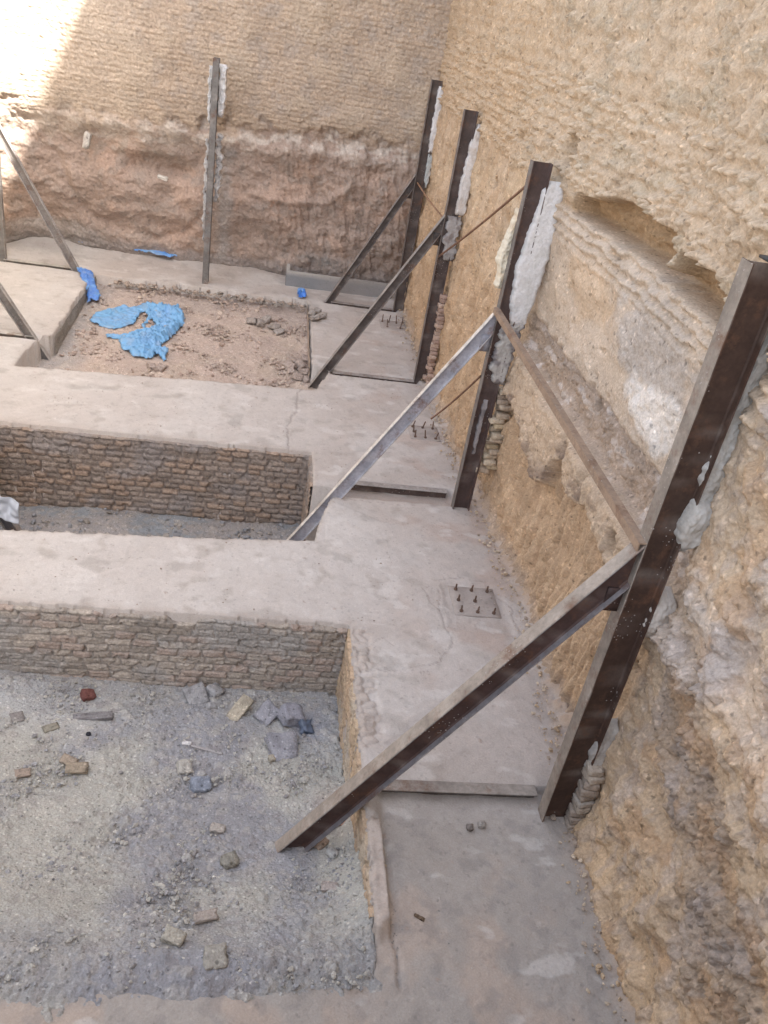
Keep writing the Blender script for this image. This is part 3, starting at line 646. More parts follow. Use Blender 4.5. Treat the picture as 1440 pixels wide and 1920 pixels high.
pF = post(-4.0, 13.40, 3.2, .16, .09, 'pale thin steel post at the far left edge of the photo', 6, cweb=(.2, .19, .18), cout=(.3, .28, .26), up=(1, 0, 0))
pG = post(-4.0, 10.45, 3.2, .16, .09, 'steel post at the left wall holding the middle left strut', 7, cweb=(.2, .19, .18), cout=(.3, .28, .26), up=(1, 0, 0))
pH = post(-4.0, 7.25, 3.2, .16, .09, 'steel post at the left wall holding the near left strut', 8, cweb=(.2, .19, .18), cout=(.3, .28, .26), up=(1, 0, 0))

# mortar packed between posts and wall (parts of the posts)
def plaster(parent, spec, col, s, col2=(.50, .48, .46), bulge=.035, axis=0, rag=.02):
    # lumpy mortar sheet; spec rows: z, left x, right x, y of its face
    sp = np.array(sorted(spec)); zs = np.arange(sp[0, 0], sp[-1, 0], .011); us = np.linspace(0, 1, 26)
    U, Z = np.meshgrid(us, zs); q = [np.interp(Z, sp[:, 0], sp[:, i]) for i in (1, 2, 3)]
    rg = rag*fbm(Z/.10, Z*0+s, s, 4); rg2 = rag*fbm(Z/.10, Z*0+s+9, s+3, 4)
    Lx = q[0]+rg; Rx = np.maximum(q[1]+rg2, Lx+.004); X = Lx+(Rx-Lx)*U
    e = np.clip(np.minimum(U, 1-U)*6, 0, 1); e = np.sqrt(e*(2-e)); tz = np.clip(np.minimum(Z-sp[0, 0], sp[-1, 0]-Z)/.06, 0, 1); e = e*np.sqrt(tz*(2-tz))
    Y = q[2]-e*bulge*(1+.45*fbm(X/.09, Z/.12, s+5, 4)+.25*gn(X/.02, Z/.02, s+6))+(1-e)*.05
    C = base(X.shape, col); C = colmix(C, col2, ss(0, .4, fbm(X/.1, Z/.14, s+8, 3)))
    P = np.stack([X, Y, Z], -1) if axis == 0 else np.stack([X, Y, Z], -1)
    return gridobj('mortar', P, C, MAT_MORTAR, parent)
GM = (.45, .42, .385)
plaster(pA, [(3.22, .13, .20, .03), (3.0, .12, .22, .03), (2.75, .10, .23, .02), (2.5, .06, .22, .0), (2.3, .09, .22, .0), (2.1, .10, .21, .01), (1.98, .11, .16, .02)], GM, 11, (.52, .50, .47), .03)
plaster(pA, [(2.34, .08, .21, -.04), (2.24, .05, .22, -.06), (2.12, .06, .19, -.05), (2.04, .10, .16, -.03)], (.46, .43, .395), 111, (.54, .52, .49), .03)
plaster(pA, [(1.75, .10, .20, .0), (1.65, .08, .24, -.02), (1.5, .08, .24, -.02), (1.42, .1, .18, .0)], (.56, .51, .46), 12, (.45, .39, .33), .03)
plaster(pA, [(.78, .10, .20, .0), (.6, .07, .20, -.02), (.42, .06, .20, -.02), (.36, .09, .16, .0)], (.42, .39, .36), 13, (.48, .45, .41), .025)
plaster(pB, [(3.17, .08, .24, -.035), (3.0, .05, .26, -.04), (2.7, .01, .26, -.04), (2.4, -.02, .25, -.045), (2.1, .01, .22, -.045), (1.92, .05, .18, -.04)], (.66, .645, .64), 14, (.60, .585, .57), .010, rag=.018)
plaster(pB, [(1.98, .04, .16, -.035), (1.75, -.03, .16, -.035), (1.5, -.04, .15, -.035), (1.35, .03, .13, -.03)], (.40, .38, .36), 114, (.22, .2, .2), .018, rag=.06)
plaster(pB, [(1.2, -.02, .03, -.02), (.9, -.03, .02, -.02), (.6, -.01, .01, -.02)], (.30, .28, .28), 115, (.20, .18, .18), .01, rag=.02)
plaster(pB, [(2.9, -.08, .0, .10), (2.5, -.16, .0, .10), (2.2, -.12, .0, .08)], (.62, .56, .45), 15, (.55, .45, .33), .05)
plaster(pC, [(3.18, .09, .16, -.03), (2.9, .05, .17, -.04), (2.5, .03, .17, -.04), (2.15, .04, .16, -.04)], (.64, .61, .59), 16, (.55, .5, .46), .014)
plaster(pC, [(2.15, -.03, .15, -.03), (1.9, -.05, .14, -.03), (1.6, .0, .13, -.03)], (.36, .34, .33), 116, (.25, .22, .21), .02, rag=.05)
plaster(pD, [(3.30, .03, .15, -.04), (3.0, .03, .15, -.04), (2.6, .03, .14, -.04), (2.4, .04, .13, -.04)], (.65, .63, .62), 17, (.55, .53, .52), .012)
plaster(pD, [(2.4, .05, .14, -.03), (2.1, .05, .13, -.03), (1.9, .07, .11, -.03)], (.45, .47, .46), 117, (.5, .45, .4), .02)
plaster(pE, [(3.05, -.10, -.05, .05), (2.8, -.105, -.05, .06), (2.45, -.10, -.05, .06), (2.3, -.08, -.05, .06)], (.58, .57, .56), 18, (.5, .48, .46), .04, rag=.02)
plaster(pE, [(2.1, -.09, -.05, .07), (1.6, -.11, -.05, .1), (1.0, -.10, -.05, .1), (.6, -.08, -.05, .1)], (.52, .50, .49), 118, (.40, .36, .33), .04, rag=.03)
plaster(pE, [(3.1, .04, .14, .04), (2.8, .04, .16, .04), (2.55, .04, .15, .05), (2.4, .05, .11, .05)], (.64, .63, .63), 19, (.55, .54, .53), .04, rag=.02)
plaster(pE, [(2.2, .05, .10, .1), (1.9, .05, .15, .12), (1.6, .05, .16, .12), (1.2, .05, .11, .12)], (.46, .44, .43), 20, (.56, .54, .53), .05, rag=.05)

# diagonal struts
def strut(y, zj, foot, d, bf, label, s, cweb, cout, side=1, clip=None, xj=2.0, extra=0.06, gus=True):
    t = empty('diagonal_strut', (foot[0], y, foot[1])); tag(t, label, 'steel strut', 'diagonal steel struts bracing the posts')
    a = np.array([xj-foot[0], 0, zj-foot[1]]); L = np.linalg.norm(a); a /= L
    up = (-a[2], 0, a[0]) if side > 0 else (a[2], 0, -a[0])
    off = np.array(up)*(-d/2)
    if gus: chunk('gusset_plate', (xj-foot[0]-.045*side, -.012, zj-foot[1]-.09-d*1.85), (.09, .012, .15), (0, 0, 0), MAT_STEEL, tuple(np.array(cweb)*.75), s, .08, .0, t, 2)
    ibeam('beam', off-a*extra, off+a*(L+.12), up, d, bf, .008, .009, t, cweb, cout, clip or cout, s, xend=xj-foot[0]+(.004 if xj > 0 else -.004))
    return t
strut(3.52, 2.05, (.35, -.46), .15, .10, 'nearest and widest diagonal strut, crossing the slab down to the near pit floor', 21, (.075, .045, .04), (.30, .255, .215), clip=(.20, .185, .19), extra=.15)  # lip colour holds the bluish light on the lower flange
strut(7.20, 2.06, (.36, -.63), .125, .055, 'pale silvery strut with a bluish web running down to the middle pit corner', 22, (.33, .33, .37), (.60, .55, .49), clip=(.40, .40, .43), extra=.15)  # brighter steel, with glare painted into its colours
strut(10.45, 2.14, (.62, -.27), .11, .08, 'brown diagonal strut in front of the far square pad', 23, (.085, .07, .065), (.26, .235, .215), clip=(.2, .18, .17))
strut(13.33, 2.08, (.90, -.03), .10, .08, 'farthest short brown diagonal strut, in front of the grey kerb box', 24, (.08, .065, .06), (.22, .195, .18), clip=(.17, .15, .14))
def lstrut(px0, px1, y, label, s, cweb, cout, d=.11):
    a = aty(px0, y); b = aty(px1, y); k = (b-a)/np.linalg.norm(b-a)
    L = (-3.93-a[0])/k[0]
    strut(y, a[2]+k[2]*L, (a[0], a[2]), d, .08, label, s, cweb, cout, side=-1, xj=-3.93, extra=.12, gus=False)
lstrut((158, 520), (0, 235), 13.33, 'thin grey strut at the far left rising against the glare', 25, (.22, .20, .19), (.34, .32, .31))
lstrut((103, 686), (0, 533), 10.45, 'grey strut on the left coming down to the corner of the far pit', 26, (.14, .13, .125), (.36, .335, .31))
lstrut((32, 985), (0, 935), 6.75, 'strut foot cut by the left edge of the photo above the middle pit', 27, (.12, .12, .13), (.35, .33, .31))

# tie beams set in the slab between strut foot and post
def tie(x0, x1, y, z, label, s, d=.10, bf=.09, cw=(.10, .07, .06), cl=(.30, .27, .25), h0=0):
    o = ibeam('tie_beam', (x0, y, z-d/2), (x1, y, z-d/2), (0, 0, 1), d, bf, .008, .010, None, cw, cl, cw, s)
    return tag(o, label, 'steel beam', 'horizontal tie beams let into the slab')
tie(.86, 2.00, 3.665, .004, 'tie beam in the slab at the foot of the nearest post', 31, .11, cl=(.27, .24, .215), cw=(.13, .115, .105))
tie(.90, 2.00, 7.525, .006, 'dark brown tie beam in the slab below the silvery strut', 32, .12)
tie(.92, 2.0, 10.42, .004, 'tie beam along the near edge of the far square pad', 33, cw=(.13, .1, .09))
tie(1.0, 2.0, 13.33, .012, 'farthest tie beam, lying in front of the grey kerb box', 34, cw=(.13, .105, .095))
tie(-3.95, -2.78, 13.38, .010, 'tie beam let into the slab in the far left corner', 35, cw=(.2, .19, .17), cl=(.42, .40, .36))
tie(-3.95, -2.80, 10.47, .008, 'tie beam let into the left slab beside the far pit', 36, cw=(.2, .18, .16), cl=(.42, .40, .37))

# horizontal angle brace and rusty rods between posts
def angle(p0, p1, w, t, label, s, col):
    p0 = np.array(p0, float); p1 = np.array(p1, float); a = (p1-p0); L = np.linalg.norm(a); a /= L
    upv = np.array([0, 0, 1.0]); upv -= a*(a@upv); upv /= np.linalg.norm(upv); sd = np.cross(a, upv)
    prof = [(0, 0), (w, 0), (w, -t), (t, -t), (t, -w), (0, -w)]
    n = 6; k = int(L/.08)+1; V = [p0+a*(L*i/k)+sd*x+upv*y for i in range(k+1) for x, y in prof]
    F = [(i*n+j, i*n+(j+1) % n, (i+1)*n+(j+1) % n, (i+1)*n+j) for i in range(k) for j in range(n)]
    V = np.array(V); C = base((len(V),), col)*(1+.3*n3(V, .15, s)[:, None])
    o = rawmesh('angle_brace', V, F, MAT_STEEL, None, C, smooth=False)
    bm = bmesh.new(); bm.from_mesh(o.data); bmesh.ops.holes_fill(bm, edges=[e for e in bm.edges if e.is_boundary]); bmesh.ops.recalc_face_normals(bm, faces=bm.faces); bm.to_mesh(o.data); bm.free()
    return tag(o, label, 'steel angle')
angle((1.965, 3.47, 2.07), (1.965, 7.20, 2.07), .05, .008, 'dusty tan steel angle running level between the two nearest posts', 41, (.27, .19, .135))
def rod(p0, p1, r, label, s, col=(.20, .11, .07)):
    p0 = np.array(p0, float); p1 = np.array(p1, float); a = p1-p0; L = np.linalg.norm(a); a /= L
    u = np.cross(a, (0, 0, 1.)); u /= np.linalg.norm(u); w = np.cross(u, a); n = 8; k = int(L/.01)
    V = []
    for i in range(k+1):
        rr = r*(1.12 if i % 2 else .95); sag = -.02*math.sin(math.pi*i/k)
        for j in range(n):
            th = 2*math.pi*j/n; V.append(p0+a*(L*i/k)+(u*math.cos(th)+w*math.sin(th))*rr+np.array([0, 0, sag]))
    F = [(i*n+j, i*n+(j+1) % n, (i+1)*n+(j+1) % n, (i+1)*n+j) for i in range(k) for j in range(n)]
    V = np.array(V); C = base((len(V),), col)*(1+.35*n3(V, .1, s)[:, None])
    o = rawmesh('steel_rod', V, F, MAT_STEEL, None, C)
    return tag(o, label, 'steel rod')
rod((2.02, 7.24, 3.10), (2.02, 10.40, 1.66), .011, 'rusty rod slanting from the head of the second nearest post down to the third', 42)
rod((2.0, 7.25, 1.40), (2.0, 8.93, .16), .010, 'short rusty rod slanting down from the second post to the far anchor bolts', 43)
a_ = atx((783, 343), 2.05); b_ = atx((828, 402), 2.03)
rod((2.05, 13.3, a_[2]), (2.03, 10.5, b_[2]), .010, 'thin rusty rod between the third post and the farthest one', 44, (.30, .17, .10))

# brick columns between posts and wall
def bcol(name, x, y, z0, z1, label, s, w=.10, jit=.02, cols=((.46, .38, .30), (.50, .37, .25), (.38, .32, .27)), lean=0.0):
    L = []; z = z0; rnd = random.Random(s)
    while z < z1:
        h = rnd.uniform(.042, .06)
        L.append(((x+rnd.uniform(-jit, jit), y+rnd.uniform(-jit, jit)+lean*(z-z0), z+h/2), (w*rnd.uniform(.85, 1.2), w*rnd.uniform(.8, 1.2), h*.96), rnd.uniform(-.25, .25), rnd.choice(cols)))
        z += h
    return tag(bricks(name, L, MAT_BRICK, None, s), label, 'brick pier')
bcol('brick_pier', 2.22, 3.47, -.08, .42, 'small stack of grey bricks at the foot of the nearest post', 51, .10, .008, ((.42, .37, .32), (.36, .30, .25), (.46, .39, .32)))
bcol('brick_pier', 2.27, 7.26, .42, 1.27, 'broken brick pier in the clay right of the second nearest post', 52, .14, .045, ((.50, .40, .27), (.46, .37, .28), (.40, .32, .25), (.53, .44, .33)), lean=-.02)
bcol('brick_pier', 2.19, 10.40, .0, 1.15, 'column of broken bricks right of the third post', 53, .10, .025, ((.44, .32, .26), (.38, .27, .22), (.48, .36, .29)))

# anchor bolts
def anchors(cx, cy, plate, spots, h, label, s, bent=False, z=0):
    t = empty('anchor_bolt_set', (cx, cy, z)); tag(t, label, 'anchor bolts', 'anchor bolt sets cast in the slab')
    chunk('base_plate', (0, 0, .001), (plate, plate, .014), (0, 0, 0), MAT_SLAB, (.37, .325, .295), s, .3, .0, t, 6, (.31, .27, .245))
    rnd = random.Random(s)
    for (x, y) in spots:
        lx, ly = (rnd.uniform(-.02, .02), rnd.uniform(-.02, .02)) if bent else (rnd.uniform(-.006, .006), rnd.uniform(-.006, .006))
        V = []; n = 7; k = 8
        for i in range(k+1):
            zz = h*i/k; r = (.0085 if i % 2 else .0072)
            if i == k: r = .004
            for j in range(n): th = 2*math.pi*j/n; V.append((x+lx*i/k+r*math.cos(th), y+ly*i/k+r*math.sin(th), zz))
        # nut
        F = [(i*n+j, i*n+(j+1) % n, (i+1)*n+(j+1) % n, (i+1)*n+j) for i in range(k) for j in range(n)]
        b0 = len(V)
        for zz, r in ((.008, .016), (.022, .016), (.022, .008)):
            for j in range(n): th = 2*math.pi*j/n; V.append((x+r*math.cos(th), y+r*math.sin(th), zz))
        F += [(b0+i*n+j, b0+i*n+(j+1) % n, b0+(i+1)*n+(j+1) % n, b0+(i+1)*n+j) for i in range(2) for j in range(n)]
        V = np.array(V); rawmesh('bolt', V, F, MAT_STEEL, t, base((len(V),), (.13, .085, .065)), smooth=False)
    return t
anchors(1.955, 5.67, .40, [(-.14, .15), (.0, .15), (.14, .15), (-.14, .0), (.005, .0), (-.14, -.15), (.0, -.15), (.14, -.15)], .07, 'square of eight upright anchor bolts on the slab above the nearest strut', 61, z=-.012)
anchors(1.93, 8.85, .36, [(-.12, .13), (.0, .13), (.12, .13), (-.12, -.13), (.0, -.13), (.12, -.13), (-.12, 0)], .10, 'anchor bolts beside the clay wall, partly behind the silvery strut', 62, True)
anchors(1.93, 12.55, .40, [(-.16, .1), (-.06, .1), (.06, .1), (.16, .1), (-.1, -.12), (.1, -.12)], .13, 'farthest cluster of bent anchor bolts on the square pad by the corner', 63, True)

# kerb box against the back wall
def kerb():
    x0, x1 = .27, 2.02; y = 13.88
    bm = bmesh.new()
    def bx(a, b):
        r = bmesh.ops.create_cube(bm, size=1); 
        for v in r['verts']:
            v.co = Vector([a[i]+(v.co[i]+.5)*(b[i]-a[i]) for i in range(3)])
    bx((x0, y, -.05), (x1, y+.07, .24)); bx((x0, y+.072, -.05), (x0+.06, y+.45, .238))
    bmesh.ops.bevel(bm, geom=bm.edges[:], offset=.008, segments=2, affect='EDGES')
    bmesh.ops.subdivide_edges(bm, edges=bm.edges[:], cuts=3, use_grid_fill=True)
    me = bpy.data.meshes.new('kerb'); bm.to_mesh(me); bm.free()
    V = np.array([v.co[:] for v in me.vertices]); V = V+.004*n3(V, .1, 5)[:, None]
    me.vertices.foreach_set('co', V.ravel())
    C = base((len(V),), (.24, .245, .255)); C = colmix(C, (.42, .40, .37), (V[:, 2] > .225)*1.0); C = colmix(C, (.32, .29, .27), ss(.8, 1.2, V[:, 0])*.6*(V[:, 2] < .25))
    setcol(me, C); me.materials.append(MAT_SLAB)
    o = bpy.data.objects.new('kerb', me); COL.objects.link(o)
    tag(o, 'low grey concrete kerb box in the far corner against the back wall', 'kerb')
kerb()

# ------------------------------------------------------------------ blue sheets
def sheet(name, poly, zf, k, label, s, amp=.05, col=(.16, .36, .60), holes=(), ridges=(), fl=None):
    P = np.array(poly); x0, y0 = P.min(0)-.02; x1, y1 = P.max(0)+.02
    xs = np.arange(x0, x1, k); ys = np.arange(y0, y1, k); Y, X = np.meshgrid(ys, xs, indexing='ij')
    wx = X+.02*gn(X/.1, Y/.1, s+50); wy = Y+.02*gn(X/.1, Y/.1, s+51)
    ins = inpoly(wx, wy, poly)
    for h in holes: ins &= ~inpoly(wx, wy, h)
    fold = 1-np.abs(fbm(X/.22+.4*gn(X/.3, Y/.3, s), Y/.16, s+1, 3)*1.4)
    fold2 = 1-np.abs(gn(X/.08+.5*gn(X/.1, Y/.1, s+5), Y/.06, s+6))
    if fl is not None: fa = fl(X, Y)
    else: fa = 1
    H = .038+fa*(amp*np.clip(fold, 0, 1)**5+amp*.35*np.clip(fold2, 0, 1)**9)+.006*gn(X/.05, Y/.05, s+8)
    dd = seg(X, Y, list(poly)+[poly[0]])
    for h in holes: dd = np.minimum(dd, seg(X, Y, list(h)+[h[0]]))
    for r_, a_, w_ in ridges: H += a_*np.exp(-(seg(X, Y, r_)/w_)**2)
    H *= .6+.4*ss(0, .04, dd)
    Z = zf(X, Y)+H
    ok = ins[:-1, :-1] & ins[1:, 1:] & ins[1:, :-1] & ins[:-1, 1:]
    C = base(X.shape, col); C = colmix(C, (.19, .37, .62), .7*ss(-.1, .4, fbm(X/.3, Y/.3, s+30, 3))); C = colmix(C, (.32, .36, .40), .3*ss(.1, .6, fbm(X/.12, Y/.12, s+31, 4)))
    o = gridobj(name, np.stack([X, Y, Z], -1), C, MAT_TARP, flip=True, mask=ok)
    m = o.modifiers.new('thickness', 'SOLIDIFY'); m.thickness = .003
    return tag(o, label, 'plastic sheet')
G3 = lambda L: [tuple(onf(p, zpit3)[:2]) for p in L]
outer = G3([(166, 604), (180, 588), (200, 583), (235, 574), (245, 580), (275, 572), (300, 578), (335, 577), (346, 592), (347, 607), (335, 625), (312, 645), (300, 655), (318, 660), (308, 685), (296, 668), (283, 676), (250, 671), (228, 658), (220, 640), (197, 636), (200, 628), (222, 632), (240, 628), (272, 622), (262, 615), (278, 597), (268, 588), (250, 612), (215, 622), (190, 616)])
flat_l = lambda X, Y: .35+.65*ss(-1.9, -1.6, X-.5*(11.9-Y)*0)
sheet('tarpaulin', outer, zpit3, .014, 'crumpled bright blue tarpaulin lying on the far pit floor', 71, .055, fl=flat_l,
      ridges=[(G3([(230, 645), (262, 650), (300, 640), (330, 615)]), .05, .05), (G3([(285, 580), (325, 590), (338, 600)]), .05, .05), (G3([(235, 664), (285, 668)]), .03, .03)], holes=[G3([(272, 612), (285, 604), (292, 616), (275, 622)])])
zs0 = lambda X, Y: .03+.12*np.clip((Y-14.05)/.5, 0, 1)**1.5
A0 = lambda L, z=.03: [tuple(atz(p, z)[:2]) for p in L]
sheet('plastic_strip', A0([(240, 475), (275, 475), (310, 480), (346, 486), (348, 490), (320, 490), (285, 484), (252, 479)]), zs0, .012, 'long flat strip of blue plastic along the foot of the back wall', 72, .015, (.10, .26, .60))
sheet('plastic_strip', A0([(146, 461), (190, 464), (190, 467), (146, 465)]), zs0, .012, 'faint scrap of blue plastic at the back wall behind the far left strut', 73, .02, (.25, .36, .60))
za = lambda X, Y: np.where((X > -2.6) & (Y < 13.2), zpit3(X, Y)+.10*ss(13.0, 13.2, Y), .0)
sheet('plastic_bag', A0([(142, 510), (158, 514), (176, 520), (180, 535), (190, 548), (186, 556), (172, 552), (164, 560), (160, 535), (150, 524)], -.03), lambda X, Y: .0*X+np.interp(Y, [12.3, 12.9, 13.1], [-.14, -.03, .01]), .012, 'torn blue plastic bag at the foot of the far left strut', 74, .035, (.08, .20, .52))
sheet('plastic_scrap', A0([(556, 550), (573, 549), (574, 560), (558, 560)], .02), lambda X, Y: X*0+.012, .01, 'small blue plastic scrap in front of the grey kerb box', 75, .10, (.05, .20, .65))
def pale_sheet():
    q = aty((6, 955), 6.62)
    us = np.linspace(-.22, .13, 30); vs2 = np.linspace(-.1, .13, 24); V_, U_ = np.meshgrid(vs2, us, indexing='ij')
    X = q[0]+U_; Z = q[2]+V_*.8-.35*U_; Y = 6.62+.04*gn(U_/.08, V_/.08, 5)+.3*V_
    o = gridobj('plastic_sheet', np.stack([X, Y, Z], -1), base(X.shape, (.40, .43, .48)), MAT_TARP); m = o.modifiers.new('t', 'SOLIDIFY'); m.thickness = .003
    tag(o, 'pale bluish crumpled sheet on the strut foot at the left edge', 'plastic sheet')
pale_sheet()

# ------------------------------------------------------------------ loose things in the pits
def debris(name, px, zf, dims, rot, col, label, cat, s, rnd=.25, amp=.06, lift=.4, group=None, mat=None, col2=None):
    p = onf(px, zf); o = chunk(name, (p[0], p[1], p[2]+dims[2]*lift), dims, rot, mat or MAT_RUB, col, s, rnd, amp, col2=col2)
    tag(o, label, cat, group); return o
T = MAT_RUB
debris('brick', (165, 1310), zpit1, (.10, .09, .07), (.3, .4, .6), (.19, .085, .075), 'dark red broken brick lying near the brick wall in the nearest pit', 'brick', 81, .5, .08, .5)
debris('wood_block', (449, 1337), zpit1, (.10, .22, .06), (.45, .25, -.55), (.47, .42, .335), 'pale tan split block tilted on the rubble, brightest lump by the wall', 'wood block', 82, .15, .04, .7)
debris('concrete_slab_piece', (368, 1312), zpit1, (.16, .17, .03), (.5, -.15, .5), (.36, .36, .37), 'flat grey concrete slab piece leaning by the pit wall', 'concrete piece', 83, .3, .04, 1.3)
debris('stone', (402, 1302), zpit1, (.12, .11, .07), (.3, .3, .9), (.38, .38, .39), 'grey squarish stone right of the leaning slab piece', 'stone', 84, .4, .08, .5)
debris('stone', (396, 1328), zpit1, (.08, .05, .05), (.2, .5, .4), (.42, .42, .43), 'small pale stone just below the squarish grey stone', 'stone', 85, .6, .1, .4)
debris('plank', (175, 1348), zpit1, (.28, .06, .035), (.1, -.05, .12), (.24, .23, .235), 'short dark grey plank piece lying under the red brick', 'plank', 86, .2, .04, .6)
debris('floor_tile', (33, 1348), zpit1, (.09, .09, .015), (.1, .1, .5), (.27, .25, .24), 'small dull square tile piece near the left edge by the wall', 'tile piece', 87, .3, .03, 1.1)
debris('floor_tile', (96, 1368), zpit1, (.11, .06, .02), (.1, .1, .6), (.30, .28, .23), 'olive brown tile piece left of the dark round hole', 'tile piece', 88, .3, .05, .9)
debris('floor_tile', (129, 1431), zpit1, (.11, .07, .02), (.15, .1, -.4), (.36, .30, .24), 'upper brown tile piece of the overlapping pair at the left', 'tile piece', 89, .3, .05, 1.2)
debris('floor_tile', (144, 1446), zpit1, (.14, .08, .02), (.15, .05, .1), (.34, .285, .22), 'lower brown tile piece of the overlapping pair at the left', 'tile piece', 90, .3, .05, 1.5)
debris('floor_tile', (43, 1454), zpit1, (.10, .06, .02), (.1, .05, .3), (.33, .27, .225), 'brown tile piece alone left of the overlapping pair', 'tile piece', 91, .3, .05, 1.2)
debris('dark_hole', (166, 1380), zpit1, (.035, .035, .03), (0, 0, 0), (.04, .04, .05), 'small dark round hole below the plank, its shade a black lump', 'dark hole', 92, 1.0, .03, .6)  # darkness of a hole, added as a near-black lump
debris('pebble', (350, 1398), zpit1, (.07, .035, .03), (0, 0, -.1), (.72, .70, .70), 'small bright white pebble in the middle of the near pit', 'pebble', 93, 1.0, .06, .7)
debris('stick', (386, 1410), zpit1, (.24, .02, .018), (0, .03, -.25), (.42, .40, .40), 'thin pale stick right of the white pebble', 'stick', 94, .6, .05, 1.2)
debris('stone', (345, 1443), zpit1, (.09, .11, .05), (.2, .2, .3), (.46, .44, .40), 'pale stone below the thin stick', 'stone', 95, .5, .1, .5)
debris('stone', (376, 1476), zpit1, (.14, .10, .08), (.3, .1, .2), (.29, .32, .38), 'bluish lump below the pale stone in the near pit', 'stone', 96, .7, .12, .35)
debris('concrete_slab_piece', (530, 1408), zpit1, (.22, .20, .07), (.35, .1, .3), (.33, .33, .36), 'large grey flat lump of rubble near the pit corner', 'concrete piece', 97, .4, .10, .5)
debris('concrete_slab_piece', (500, 1345), zpit1, (.16, .14, .07), (.3, -.3, .8), (.33, .33, .36), 'grey broken lump between the tan block and the pit corner', 'concrete piece', 98, .4, .12, .5)
debris('concrete_slab_piece', (545, 1352), zpit1, (.17, .16, .12), (.1, .3, .3), (.32, .32, .36), 'blocky grey lump deepest in the pit corner under the brick wall', 'concrete piece', 99, .4, .12, .5)
debris('stone', (509, 1426), zpit1, (.05, .05, .03), (.1, .2, .3), (.42, .38, .31), 'tiny tan stone at the lower left of the large flat lump', 'stone', 100, .6, .1, .8)
debris('plastic_scrap', (572, 1368), zpit1, (.09, .10, .05), (.2, .4, .3), (.11, .14, .20), 'dark blue crumpled scrap in the corner of the nearest pit', 'plastic scrap', 101, .6, .25, .5, mat=MAT_TARP)
debris('stone', (408, 1559), zpit1, (.09, .06, .035), (.1, .1, -.1), (.44, .40, .36), 'pale flat stone left of the nearest strut foot', 'stone', 102, .5, .08, .8)
debris('clod', (430, 1621), zpit1, (.10, .09, .07), (.3, .2, .5), (.31, .295, .255), 'dark olive clod below the strut foot in the near pit', 'clod', 103, .8, .15, .5)
debris('brick', (325, 1765), zpit1, (.11, .075, .05), (.15, .1, -.35), (.44, .41, .35), 'pale broken brick near the bottom edge of the pit', 'brick', 104, .25, .06, .8)
debris('stone', (385, 1722), zpit1, (.13, .06, .03), (.1, .1, .3), (.42, .37, .33), 'flat pinkish stone above the pale broken brick', 'stone', 105, .5, .08, .7)
debris('stone', (403, 1800), zpit1, (.12, .12, .07), (.2, .1, .2), (.38, .36, .32), 'grey tan block sunk in the pit edge right of the pale brick', 'stone', 106, .4, .1, .2)
debris('stone', (618, 1668), zpit1, (.10, .06, .03), (0, .1, 0), (.42, .37, .34), 'pinkish slab fragment near the brick side wall', 'stone', 107, .4, .07, .8)
debris('brick', (622, 1546), zpit1, (.16, .09, .05), (.2, .1, .1), (.46, .27, .20), 'reddish broken brick piled under the nearest strut', 'brick', 108, .35, .09, .9)
debris('brick', (600, 1585), zpit1, (.10, .08, .05), (.2, .4, .9), (.38, .29, .23), 'brown brick piece just below the reddish one', 'brick', 109, .35, .09, .6)
debris('stone', (622, 1605), zpit1, (.07, .07, .05), (.2, .4, .9), (.43, .43, .42), 'pale grey round stone beside the brick side wall', 'stone', 110, .8, .09, .6)
zs_near = lambda X, Y: X*0-.07
debris('pebble', (880, 1556), zs_near, (.045, .045, .035), (0, 0, 0), (.22, .19, .17), 'darker of the two pebbles on the near slab below the tie beam', 'pebble', 111, .9, .1, .6)
debris('pebble', (902, 1550), zs_near, (.05, .045, .035), (0, 0, 0), (.36, .33, .30), 'paler of the two pebbles on the near slab below the tie beam', 'pebble', 112, .9, .1, .6)
debris('wood_chip', (786, 1722), zs_near, (.06, .018, .012), (0, 0, -.6), (.16, .115, .08), 'dark brown wood chip on the near slab', 'wood chip', 113, .5, .15, .8)
rs = random.Random(5)
k = 0
for px in [(472, 607), (488, 612), (498, 605), (515, 618), (523, 626), (552, 682), (563, 690), (545, 700), (570, 702), (557, 712), (573, 677), (575, 716), (540, 690), (585, 592), (595, 588), (602, 596), (590, 600), (300, 697), (285, 692)]:
    k += 1
    onp = px[0] > 580
    zf = (lambda X, Y: X*0+.01) if onp else zpit3
    where = ('grey rubble lump on the far pit floor behind the blue tarpaulin' if px[1] < 640 and not onp else
             'pinkish rubble lump heaped at the near right corner of the far pit' if px[0] > 500 and not onp else
             'broken mortar lump at the corner between the far pit and the square pad' if onp else 'pale rubble lump at the near edge of the far pit below the tarpaulin')
    grp = ('rubble lumps behind the tarpaulin' if px[1] < 640 and not onp else 'rubble lumps in the near right corner of the far pit' if px[0] > 500 and not onp else 'mortar lumps at the pad corner' if onp else 'rubble lumps below the tarpaulin')
    dm = (rs.uniform(.10, .19), rs.uniform(.09, .15), rs.uniform(.06, .10))
    debris('rubble_lump', px, zf, dm, (rs.uniform(-.4, .4), rs.uniform(-.4, .4), rs.uniform(0, 3)), (.40, .33, .29) if px[1] > 640 else (.36, .32, .29), where, 'rubble lump', 130+k, .45, .13, .5, grp)
# finger of pale stone stuck in the back wall
p = aty((163, 263), 13.98)
tag(chunk('stone', tuple(p), (.10, .12, .22), (.1, .2, 0), MAT_BRICK, (.52, .49, .45), 171, .5, .1), 'upright pale stone stuck in the back wall at the left', 'stone')
p = aty((305, 333), 14.05)
tag(chunk('stone', tuple(p), (.15, .08, .05), (.1, .2, 0), MAT_BRICK, (.66, .62, .56), 172, .5, .1), 'small white stone below the dark hollow in the back wall', 'stone')

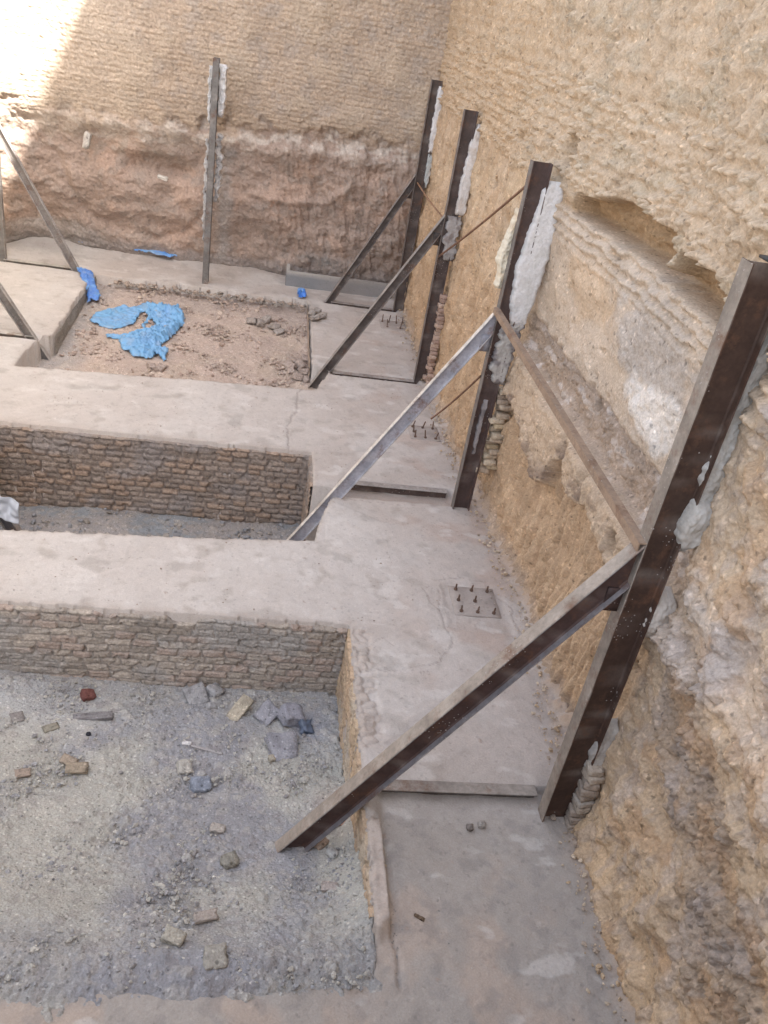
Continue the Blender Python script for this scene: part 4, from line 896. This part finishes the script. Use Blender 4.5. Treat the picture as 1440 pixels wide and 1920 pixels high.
# gravel and grit nobody could count
def gravel(name, n, samp, zf, cols, rmin, rmax, s):
    rg = np.random.default_rng(s); V0, F0 = ICO1
    Vs, Fs, Cs = [], [], []
    xy = samp(rg, n); z = zf(xy[:, 0], xy[:, 1])
    for i in range(n):
        r = rmin*(rmax/rmin)**(rg.random()**2.2)
        Q = V0*(1+.35*(rg.random((len(V0), 1))-.5)*2); Q = Q*np.array([1, .55+.45*rg.random(), .35+.4*rg.random()])*r
        a = rg.random()*6.28; t = rg.normal(0, .35)
        Q = np.stack([Q[:, 0], Q[:, 1]*math.cos(t)-Q[:, 2]*math.sin(t), Q[:, 1]*math.sin(t)+Q[:, 2]*math.cos(t)], -1)
        Q = np.stack([Q[:, 0]*math.cos(a)-Q[:, 1]*math.sin(a), Q[:, 0]*math.sin(a)+Q[:, 1]*math.cos(a), Q[:, 2]], -1)
        Vs.append(Q+np.array([xy[i, 0], xy[i, 1], z[i]+r*.35+.008])); Fs.append(F0+i*len(V0))
        c = np.array(cols[rg.integers(len(cols))])*(.85+.3*rg.random()); Cs.append(np.tile(c, (len(V0), 1)))
    o = rawmesh(name, np.concatenate(Vs), np.concatenate(Fs), MAT_RUB, None, np.concatenate(Cs), smooth=False)
    tag(o, None, None, None, 'stuff'); return o
def clus(x0, x1, y0, y1, sd_):
    def f(rg, n):
        q = np.stack([rg.uniform(x0, x1, n*5), rg.uniform(y0, y1, n*5)], -1); w = fbm(q[:, 0]/.5, q[:, 1]/.5, sd_, 3)+rg.normal(0, .25, n*5)
        return q[np.argsort(-w)[:n]]
    return f
g1 = [(.40, .39, .36), (.32, .32, .33), (.46, .44, .40), (.28, .27, .27)]
tag(gravel('gravel', 6500, clus(-2.3, .82, 2.4, 5.15, 11), zpit1, g1, .004, .020, 1), 'loose grey gravel and clods over the nearest pit floor', 'gravel')
tag(gravel('gravel', 900, clus(-2.5, .58, 6.5, 8.05, 12), zpit2, [(.33, .3, .27), (.27, .27, .28)], .01, .04, 2), 'loose rubble on the middle pit floor', 'gravel')
tag(gravel('gravel', 2600, clus(-2.5, .62, 9.8, 13.2, 13), zpit3, [(.42, .33, .28), (.36, .29, .25), (.47, .39, .33)], .01, .045, 3), 'loose pinkish rubble on the far pit floor', 'gravel')
tag(gravel('grit', 900, clus(.95, 2.1, 1.9, 3.6, 14), lambda x, y: x*0-.083, [(.28, .25, .23), (.40, .36, .33)], .003, .011, 4), 'grit scattered on the near slab', 'grit')
tag(gravel('grit', 900, clus(-2.2, 2.2, 5.3, 10.4, 15), lambda x, y: np.where(((x < .68) & (((y > 6.35) & (y < 8.17)) | (y > 9.65))), -3.0, -.008), [(.30, .24, .2), (.45, .4, .36)], .003, .010, 5), 'grit scattered on the slab bands', 'grit')
rgx = lambda rg, n: np.stack([np.interp(q := rg.uniform(1.9, 14.0, n), WY, WX)-.07-np.abs(rg.normal(0, .07, n)), q], -1)
tag(gravel('grit', 1500, rgx, lambda x, y: np.where(y < 3.6, -.06, .01), [(.46, .35, .24), (.38, .31, .25), (.52, .43, .33)], .004, .022, 6), 'crumbled clay lying along the foot of the earth wall', 'crumbs')
rgb = lambda rg, n: np.stack([rg.uniform(-2.3, .6, n), 13.14+rg.normal(0, .07, n)], -1)
tag(gravel('rubble', 420, rgb, lambda x, y: x*0-.07, [(.38, .31, .26), (.30, .27, .24)], .012, .05, 7), 'rubble fringe along the back edge of the far pit', 'rubble')
